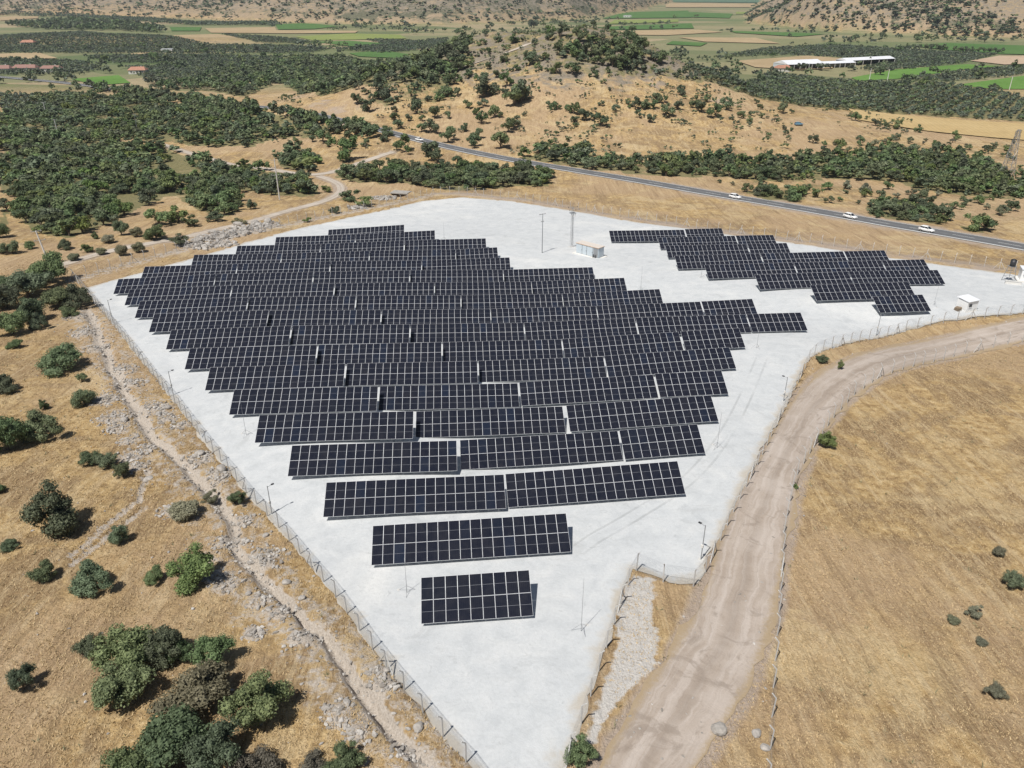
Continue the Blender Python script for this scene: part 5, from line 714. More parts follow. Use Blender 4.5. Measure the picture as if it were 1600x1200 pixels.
def mass(name, P, W_, H_, kinds, nb, nq, leaf, label, cat, nvar=6, zf=None, core=True):
    """many crowns joined in one mesh, with a tint per crown"""
    g = np.random.default_rng(len(P)); kl = sorted(set(kinds)); mats = [M['leafs_'+k] for k in kl]; VV = []; TT = []; MM = []; CC = []; n = 0
    var = [crown_tris(500+i, nb, nq, leaf, core=core, lo=True) for i in range(nvar)]; z = (zf or smooth_ground)(P[:, 0], P[:, 1])
    for i in range(len(P)):
        V, T = var[g.integers(nvar)]; a = g.uniform(0, 6.28); c, s_ = math.cos(a), math.sin(a); R = np.array([[c, s_, 0], [-s_, c, 0], [0, 0, 1]])
        VV.append(V@R*np.array([W_[i]*1.12, W_[i]*1.12, H_[i]/.86])+np.array([P[i, 0], P[i, 1], z[i]-.1])); TT.append(T+n); n += len(V)
        MM.append(np.full(len(T), kl.index(kinds[i]))); CC.append(np.full(len(V), g.uniform()))
    me = mesh_np(name, np.concatenate(VV), np.concatenate(TT), mats, np.concatenate(MM)); me.attributes.new('tint', 'FLOAT', 'POINT').data.foreach_set('value', np.concatenate(CC).astype(np.float32))
    return tag(link(name, me), label, cat, kind='stuff')
def kinds_for(n, seq, seed=3):
    g = np.random.default_rng(seed); return [seq[g.integers(len(seq))] for _ in range(n)]
P = scatter(WOODS['WOOD_LEFT'], 4.4, .93, 5); P = P[fbm(P[:, 0], P[:, 1], 24, 97) > -.20]; P = P[np.argsort(np.hypot(P[:, 0], P[:, 1]))]
nind = 215
for x, y in P[:nind]:
    w = random.choice((random.uniform(2.4, 4.5), random.uniform(4.5, 7.), random.uniform(5.5, 9.)));  k = random.choice('oooggb')
    tree('oak_tree', x, y, w, w*random.uniform(.62, .85), k, 'oak in the front part of the dense oak scrub beyond the left track', 'tree', 'oaks of the dense scrub at left', hi=False)
Q = P[nind:]; n = len(Q); W_ = 2.6+6.4*RNG.uniform(0, 1, n)**1.1; mass('oak_scrub', Q, W_, W_*RNG.uniform(.5, .85, n), kinds_for(n, 'oooggb'), 7, 100, .11, 'dense dark oak scrub filling the slope at the upper left', 'scrub')
Q = np.concatenate([scatter(WOODS["WOOD_BAND"][:2], 6.5, .9, 6, False), scatter(WOODS['WOOD_BAND'][2:], 6.4, .5, 61, False)]); n = len(Q); W_ = RNG.uniform(4.5, 10.5, n); mass('oak_wood', Q, W_, W_*RNG.uniform(.65, .85, n), kinds_for(n, 'oooogg'), 7, 80, .12, 'band of dark oak wood climbing the left side of the hill', 'wood')
Q = scatter(WOODS['WOOD_FLANK'], 6., .55, 66); n = len(Q); W_ = RNG.uniform(2.5, 7, n); mass('flank_scrub', Q, W_, W_*RNG.uniform(.6, .85, n), kinds_for(n, 'ooog'), 7, 80, .12, 'loose oak scrub covering the left flank of the hill', 'scrub')
P = scatter(WOODS['WOOD_ROAD'], 4.1, .93, 7); P = P[np.argsort(np.hypot(P[:, 0], P[:, 1]))]; nr_ = 85
for x, y in P[:nr_]:
    w = random.uniform(2.6, 6.8); tree('shrub', x, y, w, w*random.uniform(.65, .9), random.choice('ooggg'), 'bushy green shrub in the near part of the thicket beyond the asphalt road', 'shrub', 'shrubs of the roadside thicket', hi=False)
Q = P[nr_:]; n = len(Q); W_ = RNG.uniform(2.8, 7.4, n); mass('thicket', Q, W_, W_*RNG.uniform(.65, .9, n), kinds_for(n, 'oogggb'), 8, 125, .105, 'long green thicket running along the far side of the asphalt road', 'thicket')
P = scatter(WOODS['WOOD_DITCH'], 4.4, .97, 8)
for x, y in P[:110]:
    w = random.uniform(4.2, 8.); tree('shrub', x, y, w, w*random.uniform(.6, .85), random.choice('gggbo'), 'mid green shrub in the belt between culvert and asphalt road', 'shrub', 'shrubs of the ditch belt', hi=False)
P = scatter(WOODS['SPARSE_ROAD'], 7., .62, 9); n = len(P)
P = np.array(sorted(P[:120].tolist(), key=lambda t: t[0]/t[1]))
for no, (x, y) in enumerate(P):
    w = random.uniform(2., 4.8); tree('shrub', x, y, w, w*random.uniform(.6, .9), random.choice('oggy'), f'scattered low shrub on dry ground beyond the asphalt road, {ordinal(no)} from left', 'shrub', 'scattered shrubs beyond the road', hi=False)
P = scatter(WOODS['SPARSE_LEFT'], 11, .5, 10)
P = np.array(sorted(P[:40].tolist(), key=lambda t: t[0]/t[1]))
for no, (x, y) in enumerate(P):
    w = random.uniform(3., 7.); tree('oak_tree', x, y, w, w*random.uniform(.65, .9), random.choice('ooog'), f'scattered oak on the bank between scrub and hill, {ordinal(no)} from left', 'tree', 'scattered oaks left of the hill', hi=False)
# low scrub on the hill, hedgerow trees of the plain
g_ = np.random.default_rng(91); X = g_.uniform(-140, 330, 5200); Y = g_.uniform(330, 620, 5200); hh = hill(X, Y); m_ = (hh > 4) & (fbm(X, Y, 40, 93)+.4*g_.uniform(-1, 1, 5200) > .22-.40*(hh > 18)) & (pdist(X, Y, RB_ROAD.c)[0] > 9); Q = np.stack([X[m_], Y[m_]], -1); n = len(Q)
W_ = .9+3.4*RNG.uniform(0, 1, n)**1.8; mass('hill_scrub', Q, W_, W_*.8, kinds_for(n, 'ooogy'), 3, 30, .14, 'low dry scrub dotted over the hill slopes', 'scrub')
X = g_.uniform(-700, 700, 2600); Y = g_.uniform(600, 2000, 2600); m_ = (far(X, Y) < 1) & (hill(X, Y) < 1.5) & (fbm(X, Y, 160, 95) > .12) & (np.abs(X/Y) < .75)
for _, fp in FIELDS: m_ &= ~inside(X, Y, fp)
Q = np.stack([X[m_], Y[m_]], -1); n = len(Q); W_ = RNG.uniform(5, 11, n); mass('hedgerow', Q, W_, W_*.8, kinds_for(n, 'oogl'), 5, 40, .15, 'scattered hedgerow trees between the far fields', 'trees')
t_ = RNG.uniform(0, 1, 150); c_ = RB_ROAD.c; sel = c_[(c_[:, 0] > -300) & (c_[:, 0] < -52)]; i_ = (t_*(len(sel)-1.01)).astype(int); tn = sel[i_+1, :2]-sel[i_, :2]; tn /= np.linalg.norm(tn, axis=1)[:, None]; Q = sel[i_, :2]+np.stack([tn[:, 1], -tn[:, 0]], -1)*RNG.uniform(6.5, 13, (150, 1)); W_ = RNG.uniform(6, 8.5, 150); mass('roadside_wood', Q, W_, W_*RNG.uniform(.75, .95, 150), kinds_for(150, 'oogg'), 9, 150, .1, 'dark trees lining the near side of the road behind the left scrub', 'wood')
# olive groves in rows, far scrub on the mountains
def rows(poly, gap, ang, seed):
    g = np.random.default_rng(seed); a = np.array(poly); c = a.mean(0); R = np.array([[math.cos(ang), -math.sin(ang)], [math.sin(ang), math.cos(ang)]])
    r = np.abs(a-c).max()*1.5; X, Y = np.meshgrid(np.arange(-r, r, gap*.48), np.arange(-r, r, gap)); q = np.stack([X.ravel(), Y.ravel()], -1)
    q = q+g.uniform(-.12, .12, q.shape)*gap; q = q@R.T+c; return q[inside(q[:, 0], q[:, 1], poly) & (g.uniform(0, 1, len(q)) < .95)]
GL = ['large olive grove right of the hill', 'olive grove behind the white farm sheds', 'narrow olive strip between bright green fields', 'wide olive grove across the upper left plain', 'striped olive grove at the left edge', 'grey olive grove behind the far left road', 'small olive grove below the tan field', 'olive rows at the left edge by the road', 'thin olive grove in the left plain', 'thin olive line under the far left mountain', 'small orchard beside the green fields', 'olive grove touching the hill wood']
for i, p in enumerate(GROVES):
    far_ = min(q[1] for q in p) > 1100; Q = rows(p, (11. if far_ else 7.8 if i else 7.0), [.95, .3, .3, .2, .7, .4, .3, .6, .2, .1, .3, .4][i], 20+i); n = len(Q)
    if not n: continue
    W_ = RNG.uniform(4.2, 5.4, n)*(1.8 if far_ else 1); mass('olive_grove', Q, W_, W_*RNG.uniform(.62, .8, n), kinds_for(n, 'lllo' if i else 'ooll'), 3, 22 if not far_ else 11, .20, GL[i], 'olive grove', core=True)
Q = scatter(WOODS['WOOD_RIDGE'], 12, .9, 12, False); n = len(Q); W_ = RNG.uniform(8, 14, n); mass('ridge_wood', Q, W_, W_*.8, kinds_for(n, 'oog'), 6, 40, .18, 'dark wood on the low ridge at far upper left', 'wood')
def mountain(name, x0, x1, y0, y1, n0, seed, label, dens):
    g = np.random.default_rng(seed); X = g.uniform(x0, x1, n0); Y = g.uniform(y0, y1, n0); hh = far(X, Y); nn = fbm(X, Y, 130, seed)+.16*np.exp(-((X+60)/330)**2); m = (hh > 1.5) & (nn+.35*g.uniform(-1, 1, n0) > dens) & (hh < 115); X, Y = X[m], Y[m]; n = len(X)
    W_ = 3.5+11*g.uniform(0, 1, n)**1.6; mass(name, np.stack([X, Y], -1), W_, W_*.6, kinds_for(n, 'ooool', seed), 2, 9, .26, label, 'scrub', core=True)
mountain('mountain_scrub', -1300, 780, 1500, 3300, 26000, 31, 'speckled dark scrub on the far left mountain', -.13)
mountain('mountain_scrub', 380, 1100, 1050, 1800, 12000, 33, 'speckled dark scrub on the right hand mountain', -.07)
# lone trees of the plain
for (x, y), lb in zip(SPOTS['FARTREES'], ('round tree by the two poles beside the bright green field', 'lone round tree on the tan field edge right of the sheds', 'small round tree below the right hand mountain', 'dark round tree at the foot of the right hand mountain', 'broad dark tree at the green field under the mountain', 'low dark tree clump under the right hand mountain')+tuple(f'small round tree, {ORD[i]} from left in the upper tree row by the green field' for i in range(6))+tuple(f'small round tree, {ORD[i]} from left in the lower tree row by the green field' for i in range(9))):
    sm = 'tree row' in lb; tree('field_tree', x, y, 7.5 if sm else 11, 7 if sm else 9.5, 'o', lb, 'tree', 'trees in the far field rows' if sm else None, hi=False)
# ================================================================ stones, grass
def rock_var(seed, sub=1):
    g = np.random.default_rng(seed); v = IV*(1+.22*g.normal(size=(12, 1))); v = v*np.array([1, g.uniform(.6, .95), g.uniform(.45, .75)]); return v
def boulder_mesh(seed):
    import bmesh
    bm = bmesh.new(); bmesh.ops.create_icosphere(bm, subdivisions=2, radius=.5); g = random.Random(seed); k = [g.uniform(0, 50) for _ in range(3)]
    for v in bm.verts:
        p = v.co; n = float(vnoise(p.x*3+k[0], p.y*3+p.z*2+k[1], 1., seed)); v.co = p*(1+.55*n); v.co.z *= .68
    me = bpy.data.meshes.new('boulder'); bm.to_mesh(me); bm.free(); me.materials.append(M['boulder']); return me
BM = [boulder_mesh(s_) for s_ in range(5)]
BLAB = ['large rounded pale boulder beside the dirt road at the bottom', 'smaller pale boulder right of the large one near the dirt road', 'small pale stone near the lowest field fence post', 'pale boulder in the stone heap by the gully bend', 'whitish boulder nearest the fence by the gully bend', 'pale stone in the upper heap beside the fence', 'pale stone just below the upper heap beside the fence', 'grey boulder right of the gully, mid slope', 'grey boulder a step below the mid slope one', 'round grey boulder left of the lower gully', 'grey stone beside the round boulder left of the lower gully', 'smooth boulder between lower gully and fence', 'pale stone right of the lower gully', 'flat pale boulder where the gully forks', 'pale stone left of the middle gully', 'pale stone on the heap left of the middle gully', 'pale stone on the heap left of the upper gully', 'pale stone by the green shrub at the gully', 'pale stone between the fence and the middle gully', 'block at the top of the rubble bank', 'block near the right end of the rubble bank', 'block at the right end of the rubble bank', 'block at the foot of the rubble bank', 'block at the left end of the rubble bank', 'block on the left crest of the rubble bank', 'block in the middle of the rubble bank']
for i, ((x, y, w), lb) in enumerate(zip(BOULDERS, BLAB)):
    o = link('boulder', BM[i % 5], None, (x, y, gz(x, y)+w*.16), (0, 0, i*1.3), (w*1.15, w*1.0, w)); tag(o, lb, 'boulder')
def rubble(name, pts, sizes, label):
    VV = []; n = len(pts); var = [rock_var(60+i) for i in range(8)]; z = ground_full(pts[:, 0], pts[:, 1]); g = np.random.default_rng(n)
    for i in range(n):
        a = g.uniform(0, 6.28); c, s_ = math.cos(a), math.sin(a); R = np.array([[c, s_, 0], [-s_, c, 0], [0, 0, 1]]); VV.append(var[g.integers(8)]@R*sizes[i]/2+np.array([pts[i, 0], pts[i, 1], z[i]+sizes[i]*.1]))
    F_ = (IF[None]+12*np.arange(n)[:, None, None]).reshape(-1, 3)
    return tag(link(name, mesh_np(name, np.concatenate(VV), F_, [M['stone']])), label, 'stones', kind='stuff')
pp = []; ss = []
for hx, hy, hr in HEAPS:
    far_h = hy > 190; k = int(50*hr*hr*(.24 if far_h else 1.)) + 30; k = min(k, 260)
    a = RNG.uniform(0, 6.28, k); r = hr*RNG.uniform(0, 1, k)**.7*1.35; pp.append(np.stack([hx+r*np.cos(a)*1.1, hy+r*np.sin(a)], -1)); ss.append((RNG.uniform(0, 1, k)**3.2*.55+.09)*(2.6 if far_h else 1.))
t = RNG.uniform(0, len(GUL)-1.01, 1500); i0 = t.astype(int); fr = (t-i0)[:, None]; c = GUL[i0, :2]*(1-fr)+GUL[i0+1, :2]*fr
pp.append(c+RNG.normal(size=(1500, 2))*np.where(RNG.uniform(0, 1, (1500, 1)) < .55, .7, 3.2)); ss.append(RNG.uniform(0, 1, 1500)**2.5*.42+.08)
x = RNG.uniform(-78, 0, 900); y = RNG.uniform(38, 140, 900); pp.append(np.stack([x, y], -1)); ss.append(RNG.uniform(0, 1, 900)**3*.3+.07)
a_ = np.array(DIRT_ROAD); i0 = RNG.integers(0, len(a_)-1, 500); fr = RNG.uniform(0, 1, (500, 1)); c = a_[i0, :2]*(1-fr)+a_[i0+1, :2]*fr; ang = RNG.uniform(0, 6.28, 500); rd = a_[i0, 2]*RNG.uniform(.9, 1.5, 500)
pp.append(c+np.stack([np.cos(ang)*rd, np.sin(ang)*rd], -1)); ss.append(RNG.uniform(0, 1, 500)**3*.35+.06)
pp = np.concatenate(pp); ss = np.concatenate(ss); ok = ~inside(pp[:, 0], pp[:, 1], PAD); rubble('rubble', pp[ok], ss[ok], 'loose pale rubble heaped along the gully and the track edges')
def tufts(name, pts, hgt, mat, label, blades=4):
    n = len(pts); g = np.random.default_rng(n); z = ground_full(pts[:, 0], pts[:, 1]); B = np.c_[pts, z-.03]; V = []
    for k in range(blades):
        a = g.uniform(0, 6.28, n); lean = g.uniform(.3, 1.2, n); h = hgt*g.uniform(.6, 1.2); w = .018+.04*g.uniform(0, 1, n); d = np.stack([np.cos(a), np.sin(a), 0*a], -1); s_ = np.stack([-np.sin(a), np.cos(a), 0*a], -1)
        o = B+d*g.uniform(0, .14, n)[:, None]; tip = o+d*(lean*h)[:, None]; tip[:, 2] += h; V.append(np.stack([o-s_*w[:, None], o+s_*w[:, None], tip], 1))
    V = np.stack(V, 1).reshape(-1, 3); F_ = np.arange(len(V)).reshape(-1, 3); return tag(link(name, mesh_np(name, V, F_, [mat])), label, 'grass', kind='stuff')
def grass_pts(n, x0, x1, y0, y1, seed, thr, sc):
    g = np.random.default_rng(seed); x = g.uniform(x0, x1, n); y = y0+(y1-y0)*g.uniform(0, 1, n)**1.5; m = (fbm(x, y, sc, seed)+g.uniform(-.3, .3, n) > thr) & ~inside(x, y, PAD) & (np.abs(np.arctan2(x, y)) < math.radians(47))
    x, y = x[m], y[m]; D, _ = pdist(x, y, RB_DIRT.c); _, _, hw = RB_DIRT.field(x, y); ok = D > hw*(.88+.2*g.uniform(0, 1, len(x))); D2, _ = pdist(x, y, GUL); ok &= D2 > 1.2; x, y = x[ok], y[ok]
    return np.stack([x, y], -1)
q = grass_pts(180000, -120, 5, 30, 190, 71, -.22, 7); tufts('dry_grass', q, RNG.uniform(.10, .24, len(q)), M['tuft'], 'tawny dry grass covering the slope left of the pad')
q = grass_pts(165000, 8, 130, 30, 150, 73, -.22, 6); tufts('stubble_grass', q, RNG.uniform(.07, .18, len(q)), M['tuft'], 'golden dry stubble in the field right of the dirt road')
q = grass_pts(5000, -120, 130, 32, 150, 75, .22, 4); tufts('weeds', q, RNG.uniform(.2, .45, len(q)), M['weed'], 'grey green weeds dotted through the dry grass', 6)
# ================================================================ poles and masts
def G3(t): return (t[0], t[1], gz(t[0], t[1]))
def light_pole(t, lb, rz):
    R = empty('light_pole', G3(t), rz); tag(R, lb, 'light pole', 'lamp and camera poles inside the fence'); h = t[2]
    b = MB(); b.tube((0, 0, -.2), (0, 0, h), .06, .045, 8); b.build('pole', M['steel'], R)
    b = MB(); b.tube((0, 0, h-.15), (.55, 0, h-.02), .03, .03, 6); b.build('arm', M['steel'], R)
    b = MB(); b.box((.62, 0, h-.02), (.34, .16, .12)); b.build('floodlight', M['dark'], R)
    b = MB(); b.box((0, .10, h*.42), (.24, .16, .34)); b.build('junction_box', M['plaster'], R)
    b = MB(); b.box((0, 0, .02), (.5, .5, .22)); b.build('footing', M['concrete'], R)
for t, lb, rz in zip(LIGHT_POLES, ('thin light pole at the upper left fence, farthest of three', 'thin light pole at the middle of the left fence', 'thin light pole at the lower left fence beside the second nearest rows', 'thin light pole by the fence notch at lower right', 'thin light pole on the right fence above the road bend', 'leaning thin light pole by the fence right of the nine column table'), (.8, .7, .7, 2.4, 2.5, 1.6)): light_pole(t, lb, rz)
def rod(t, lb):
    R = empty('lightning_rod', G3(t), random.uniform(0, 2)); tag(R, lb, 'lightning rod', 'thin lightning rods on tripods'); h = max(4.5, t[2])
    b = MB(); b.tube((0, 0, 0), (0, 0, h), .028, .012, 5); b.build('rod', M['steel'], R)
    for k in range(3):
        a = k*2.094; b = MB(); b.tube((math.cos(a)*1.0, math.sin(a)*1.0, .02), (0, 0, 1.0), .018, n=4); b.build('leg', M['steel'], R)
        b = MB(); b.box((math.cos(a)*1.0, math.sin(a)*1.0, .04), (.28, .28, .1)); b.build('foot_block', M['concrete'], R)
for t, lb in zip(RODS, ('thin lightning rod left of the nearest table', 'thin lightning rod right of the nearest table toward the fence', 'thin lightning rod beside the right end of the fourth row', 'thin lightning rod below the right end of the ninth row', 'thin lightning rod at the left corner of the right hand array', 'thin lightning rod between right hand array and white cabin', 'thin lightning rod in front of the left end of the sixth row', 'thin lightning rod on the open gravel below the kiosk', 'thin lightning rod behind the last rows of the main array')): rod(t, lb)
def crossarm_pole(t, lb, arms, mat, r=.16, rz=.3, name='utility_pole', lean=(0, 0)):
    R = empty(name, G3(t), rz); tag(R, lb, 'utility pole'); h = t[2]; R.rotation_euler = (lean[0], lean[1], rz)
    b = MB(); b.tube((0, 0, -.3), (0, 0, h), r, r*.6, 9); b.build('pole', mat, R)
    for zf, w in arms:
        b = MB(); b.box((0, .12, h*zf), (w, .12, .12)); A = b.build('crossarm', M['steel'], R)
        for s_ in (-1, 0, 1):
            b = MB(); b.tube((s_*w*.46, .12, h*zf), (s_*w*.46, .12, h*zf+.32), .06, .045, 6); b.build('insulator', M['plaster'], A)
crossarm_pole(UTILITY_POLE, 'slim grey utility pole with short crossarm standing on the open gravel', [(.985, 1.9), (.80, .9)], M['steel'], .13, .5)
crossarm_pole(POLE_LEFT, 'pale concrete utility pole with two crossarms above the upper left oaks', [(.99, 2.4), (.72, 2.6)], M['plaster'], .24, .2, lean=(.02, -.10))
crossarm_pole(POLE_MID, 'tall pale utility pole with two crossarms by the track fork', [(.96, 2.4), (.60, 3.2)], M['concrete'], .24, .2)
crossarm_pole(POLE_FAR, 'pale utility pole rising from the oak scrub at left', [(.97, 2.6), (.62, 3.6)], M['concrete'], .24, .1)
crossarm_pole(POLE_FAR2, 'small pale utility pole farther back in the left oak scrub', [(.97, 2.4)], M['concrete'], .24, .1)
crossarm_pole(FP5, 'thin pole standing in the middle of the left oak scrub', [(.97, 1.6)], M['steel'], .14, .1)
for t, lb in ((FP1, 'left one of two white poles at the bright green field'), (FP2, 'right one of two white poles at the bright green field'), (FP3, 'white pole at the far right green field'), (FP4, 'white pole beside the farm sheds')): crossarm_pole(t, lb, [(.97, 2.2)], M['plaster'], .3, .1)
def lattice(name, t, w0, w1, lb, arms, platform=False, rz=.4, panels=9, bar=.07):
    R = empty(name, G3(t), rz); tag(R, lb, 'lattice tower'); h = t[2]; cs = ((-1, -1), (1, -1), (1, 1), (-1, 1)); W = lambda z: (w0+(w1-w0)*z/h)/2
    for cx, cy in cs:
        b = MB(); b.beam((cx*W(0), cy*W(0), -.3), (cx*W(h), cy*W(h), h), bar*1.3); b.build('leg', M['galv'], R)
    zs = [h*(1-(1-i/panels)**1.0) for i in range(panels+1)]; b = MB()
    for a, c in zip(zs[:-1], zs[1:]):
        for k in range(4):
            p, q = cs[k], cs[(k+1) % 4]; b.beam((p[0]*W(a), p[1]*W(a), a), (q[0]*W(c), q[1]*W(c), c), bar*.7); b.beam((q[0]*W(a), q[1]*W(a), a), (p[0]*W(c), p[1]*W(c), c), bar*.7); b.beam((p[0]*W(c), p[1]*W(c), c), (q[0]*W(c), q[1]*W(c), c), bar*.7)
    b.build('bracing', M['galv'], R)
    for zf, aw in arms:
        b = MB(); z = h*zf
        for s_ in (-1, 1):
            b.beam((0, s_*W(z), z), (aw/2, 0, z), bar*.7); b.beam((0, s_*W(z), z), (-aw/2, 0, z), bar*.7); b.beam((0, s_*W(z), z+.5), (s_*aw/2, 0, z), bar*.6)
        A = b.build('crossarm', M['galv'], R)
        for s_ in (-1, 1): b = MB(); b.tube((s_*aw*.48, 0, z), (s_*aw*.48, 0, z+(.35 if platform else -1.2)), .07, .05, 6); b.build('insulator', M['dark'], A)
    if platform:
        b = MB(); b.box((0, 0, h*.86), (1.5, 1.3, .10)); b.build('platform', M['galv'], R); b = MB()
        for s_ in (-.5, 0, .5): b.tube((s_, -.5, h*.78), (s_, -.5, h*.86), .09, .07, 7)
        b.build('switchgear', M['plaster'], R)
        b = MB(); b.tube((.35, .5, .3), (.35, .5, h*.8), .05, n=6); b.build('cable_conduit', M['dark'], R)
        b = MB(); b.box((0, 0, .03), (1.6, 1.6, .25)); b.build('footing', M['concrete'], R)
lattice('lattice_mast', MAST, .72, .45, 'narrow lattice mast with switchgear platform behind the kiosk', [(.99, 2.6), (.91, 1.8)], True, panels=8, bar=.022)
lattice('pylon', PYLON, 4.2, .9, 'tall grey lattice pylon at the right edge beyond the road', [(.985, 5.), (.87, 5.)], False, rz=.6, panels=7, bar=.11)
# ================================================================ cars
def car(name, x, y, z, rz, paint, lb):
    R = empty(name, (x, y, z), rz); tag(R, lb, 'car')
    L = [(-2.10, .42, .80, .66), (-2.02, .30, .98, .80), (-1.55, .26, 1.02, .88), (-.6, .24, 1.00, .90), (.55, .24, .98, .90), (1.25, .26, .92, .87), (1.85, .30, .80, .78), (2.12, .42, .66, .58)]
    b = MB(); V = []; n = 8
    for xx, z0, z1, w in L: V += [(xx, -w*.86, z0), (xx, -w, z0+.14), (xx, -w, z1-.14), (xx, -w*.9, z1), (xx, w*.9, z1), (xx, w, z1-.14), (xx, w, z0+.14), (xx, w*.86, z0)]
    F_ = [(i*n+k, i*n+(k+1) % n, (i+1)*n+(k+1) % n, (i+1)*n+k) for i in range(len(L)-1) for k in range(n)]+[tuple(range(n)), tuple(range(len(L)*n-1, (len(L)-1)*n-1, -1))]
    b.add(V, F_); b.build('body', paint, R, True)
    ring = [(-1.95, .96, .78), (-1.45, 1.50, .62), (.15, 1.52, .62), (1.05, .96, .76)]
    gb = [(-2.0, -.80, .97), (1.12, -.80, .95), (1.12, .80, .95), (-2.0, .80, .97), (-1.45, -.64, 1.46), (.22, -.64, 1.48), (.22, .64, 1.48), (-1.45, .64, 1.46)]
    b = MB(); b.add(gb, [(0, 1, 5, 4), (1, 2, 6, 5), (2, 3, 7, 6), (3, 0, 4, 7)]); b.build('windows', M['glass'], R)
    b = MB(); b.add([(-1.55, -.65, 1.44), (.25, -.65, 1.47), (.25, .65, 1.47), (-1.55, .65, 1.44), (-1.40, -.54, 1.54), (.02, -.54, 1.56), (.02, .54, 1.56), (-1.40, .54, 1.54)], [(0, 3, 2, 1), (0, 1, 5, 4), (1, 2, 6, 5), (2, 3, 7, 6), (3, 0, 4, 7), (4, 5, 6, 7)])
    for s_ in (-1, 1):
        for p, q in (((1.12, .80, .95), (.22, .64, 1.48)), ((-2.0, .80, .97), (-1.45, .64, 1.46)), ((-.35, .81, .96), (-.35, .655, 1.47))): b.beam((p[0], s_*p[1], p[2]), (q[0], s_*q[1], q[2]), .055)
    b.build('roof', paint, R)
    for wx in (-1.32, 1.32):
        for s_ in (-1, 1):
            b = MB(); b.tube((wx, s_*.92, .33), (wx, s_*.68, .33), .33, n=14); w = b.build('wheel', M['tyre'], R)
            b = MB(); b.tube((wx, s_*.935, .33), (wx, s_*.90, .33), .21, n=10); b.build('rim', M['rim'], w)
    for s_ in (-1, 1):
        b = MB(); b.box((2.0, s_*.52, .68), (.18, .26, .14)); b.build('headlight', M['lamp'], R)
        b = MB(); b.box((-2.03, s_*.62, .86), (.12, .22, .16)); b.build('tail_light', M['tail'], R)
        b = MB(); b.box((.72, s_*.97, 1.03), (.18, .20, .14)); b.build('wing_mirror', paint, R)
    return R
CL = ('white hatchback on the asphalt road, leftmost of the three in line', 'white hatchback on the asphalt road, middle of the three in line', 'white hatchback on the asphalt road, rightmost of the three in line', 'white car half hidden behind a dark tree on the road', 'small blue car parked on the dry slope below the olive grove', 'light car parked at the left edge among olive trees')
for i, ((x, y), lb) in enumerate(zip(SPOTS['CARS'], CL)):
    if i < 4:
        D, I = pdist(np.array([x]), np.array([y]), RB_ROAD.c); k = int(I[0]); a, c = RB_ROAD.c[k, :2], RB_ROAD.c[k+1, :2]; t = I[0]-k; p = a*(1-t)+c*t; d = (c-a)/np.linalg.norm(c-a); nrm = np.array([d[1], -d[0]])
        p = p+nrm*1.5; z = RB_ROAD.z[k]*(1-t)+RB_ROAD.z[k+1]*t+.03+.0006*max(0, p[1]-250); car('white_car', p[0], p[1], z, math.atan2(d[1], d[0]), M['white'], lb)
    else: car('parked_car', x, y, float(smooth_ground(np.array([x]), np.array([y]))[0])+.1, .2, M['bluecar'] if i == 4 else M['white'], lb)
# ================================================================ small buildings on the pad
def frame_of(p0, p1):
    d = Vector((p1[0]-p0[0], p1[1]-p0[1])); return math.atan2(d.y, d.x), d.length
A, B, C_ = SPOTS['KIOSK']; rz, L_ = frame_of(A, B); L_ = 7.0; D_ = 2.3
R = empty('transformer_kiosk', G3(A), rz); tag(R, 'pale blue metal kiosk with rust orange roof on a white plinth', 'kiosk')
b = MB(); b.box((L_/2, D_/2, .12), (L_+1.5, D_+1.5, .5)); b.build('plinth', M['plaster'], R)
b = MB(); b.box((L_/2, D_/2, 1.62), (L_, D_, 2.5)); b.build('wall', M['panelblue'], R)
b = MB(); b.box((L_/2, D_/2, 2.96), (L_+.3, D_+.3, .14)); b.m = [1 if i == 1 else 0 for i in range(6)]; b.build('roof', [M['orange'], flat('pale_roof_sheet', (.60, .54, .48), .6, var=.08)], R)
for i, w in enumerate((1.75, 1.35, 1.85)):
    x0 = .12+sum((1.75, 1.35, 1.85)[:i])+i*.10; b = MB(); b.box((x0+w/2, -.03, 1.6), (w, .06, 2.25)); d = b.build('door', M['panelblue'], R); b = MB(); b.box((x0+w-.12, -.08, 1.5), (.05, .06, .22)); b.build('handle', M['dark'], d)
for x0 in (1.92, 3.37, 5.32): b = MB(); b.box((x0, -.015, 1.6), (.07, .05, 2.3)); b.build('door_post', M['dark'], R)
b = MB(); b.box((6.2, -.03, 1.62), (1.3, .06, 2.3)); b.build('louvre_panel', M['steel'], R)
b = MB(); b.box((L_+.03, D_/2, 1.62), (.06, D_*.8, 2.2)); b.build('end_panel', M['panelblue'], R)
for s_ in (5.7, 6.3): b = MB(); b.tube((s_, -.35, .37), (s_, -.35, 1.2), .13, .10, 8); b.build('bollard', M['dark'], R)
A, B, C_ = SPOTS['CABIN']; rz, L_ = frame_of(B, C_); R = empty('white_cabin', G3(B), rz, (.85, .85, .85)); tag(R, 'small white cabin with flat sheet roof near the right fence', 'cabin')
b = MB(); b.box((1.7, 1.5, .02), (3.9, 3.5, .3)); b.build('base_slab', M['concrete'], R)
b = MB(); b.box((1.7, 1.5, 1.4), (3.4, 2.9, 2.4)); b.build('wall', M['white'], R)
b = MB(); b.add([(-.15, -.2, 2.62), (3.55, -.2, 2.62), (3.55, 3.2, 2.9), (-.15, 3.2, 2.9), (-.15, -.2, 2.72), (3.55, -.2, 2.72), (3.55, 3.2, 3.0), (-.15, 3.2, 3.0)], [(0, 3, 2, 1), (4, 5, 6, 7), (0, 1, 5, 4), (1, 2, 6, 5), (2, 3, 7, 6), (3, 0, 4, 7)]); b.build('roof', M['sheet'], R)
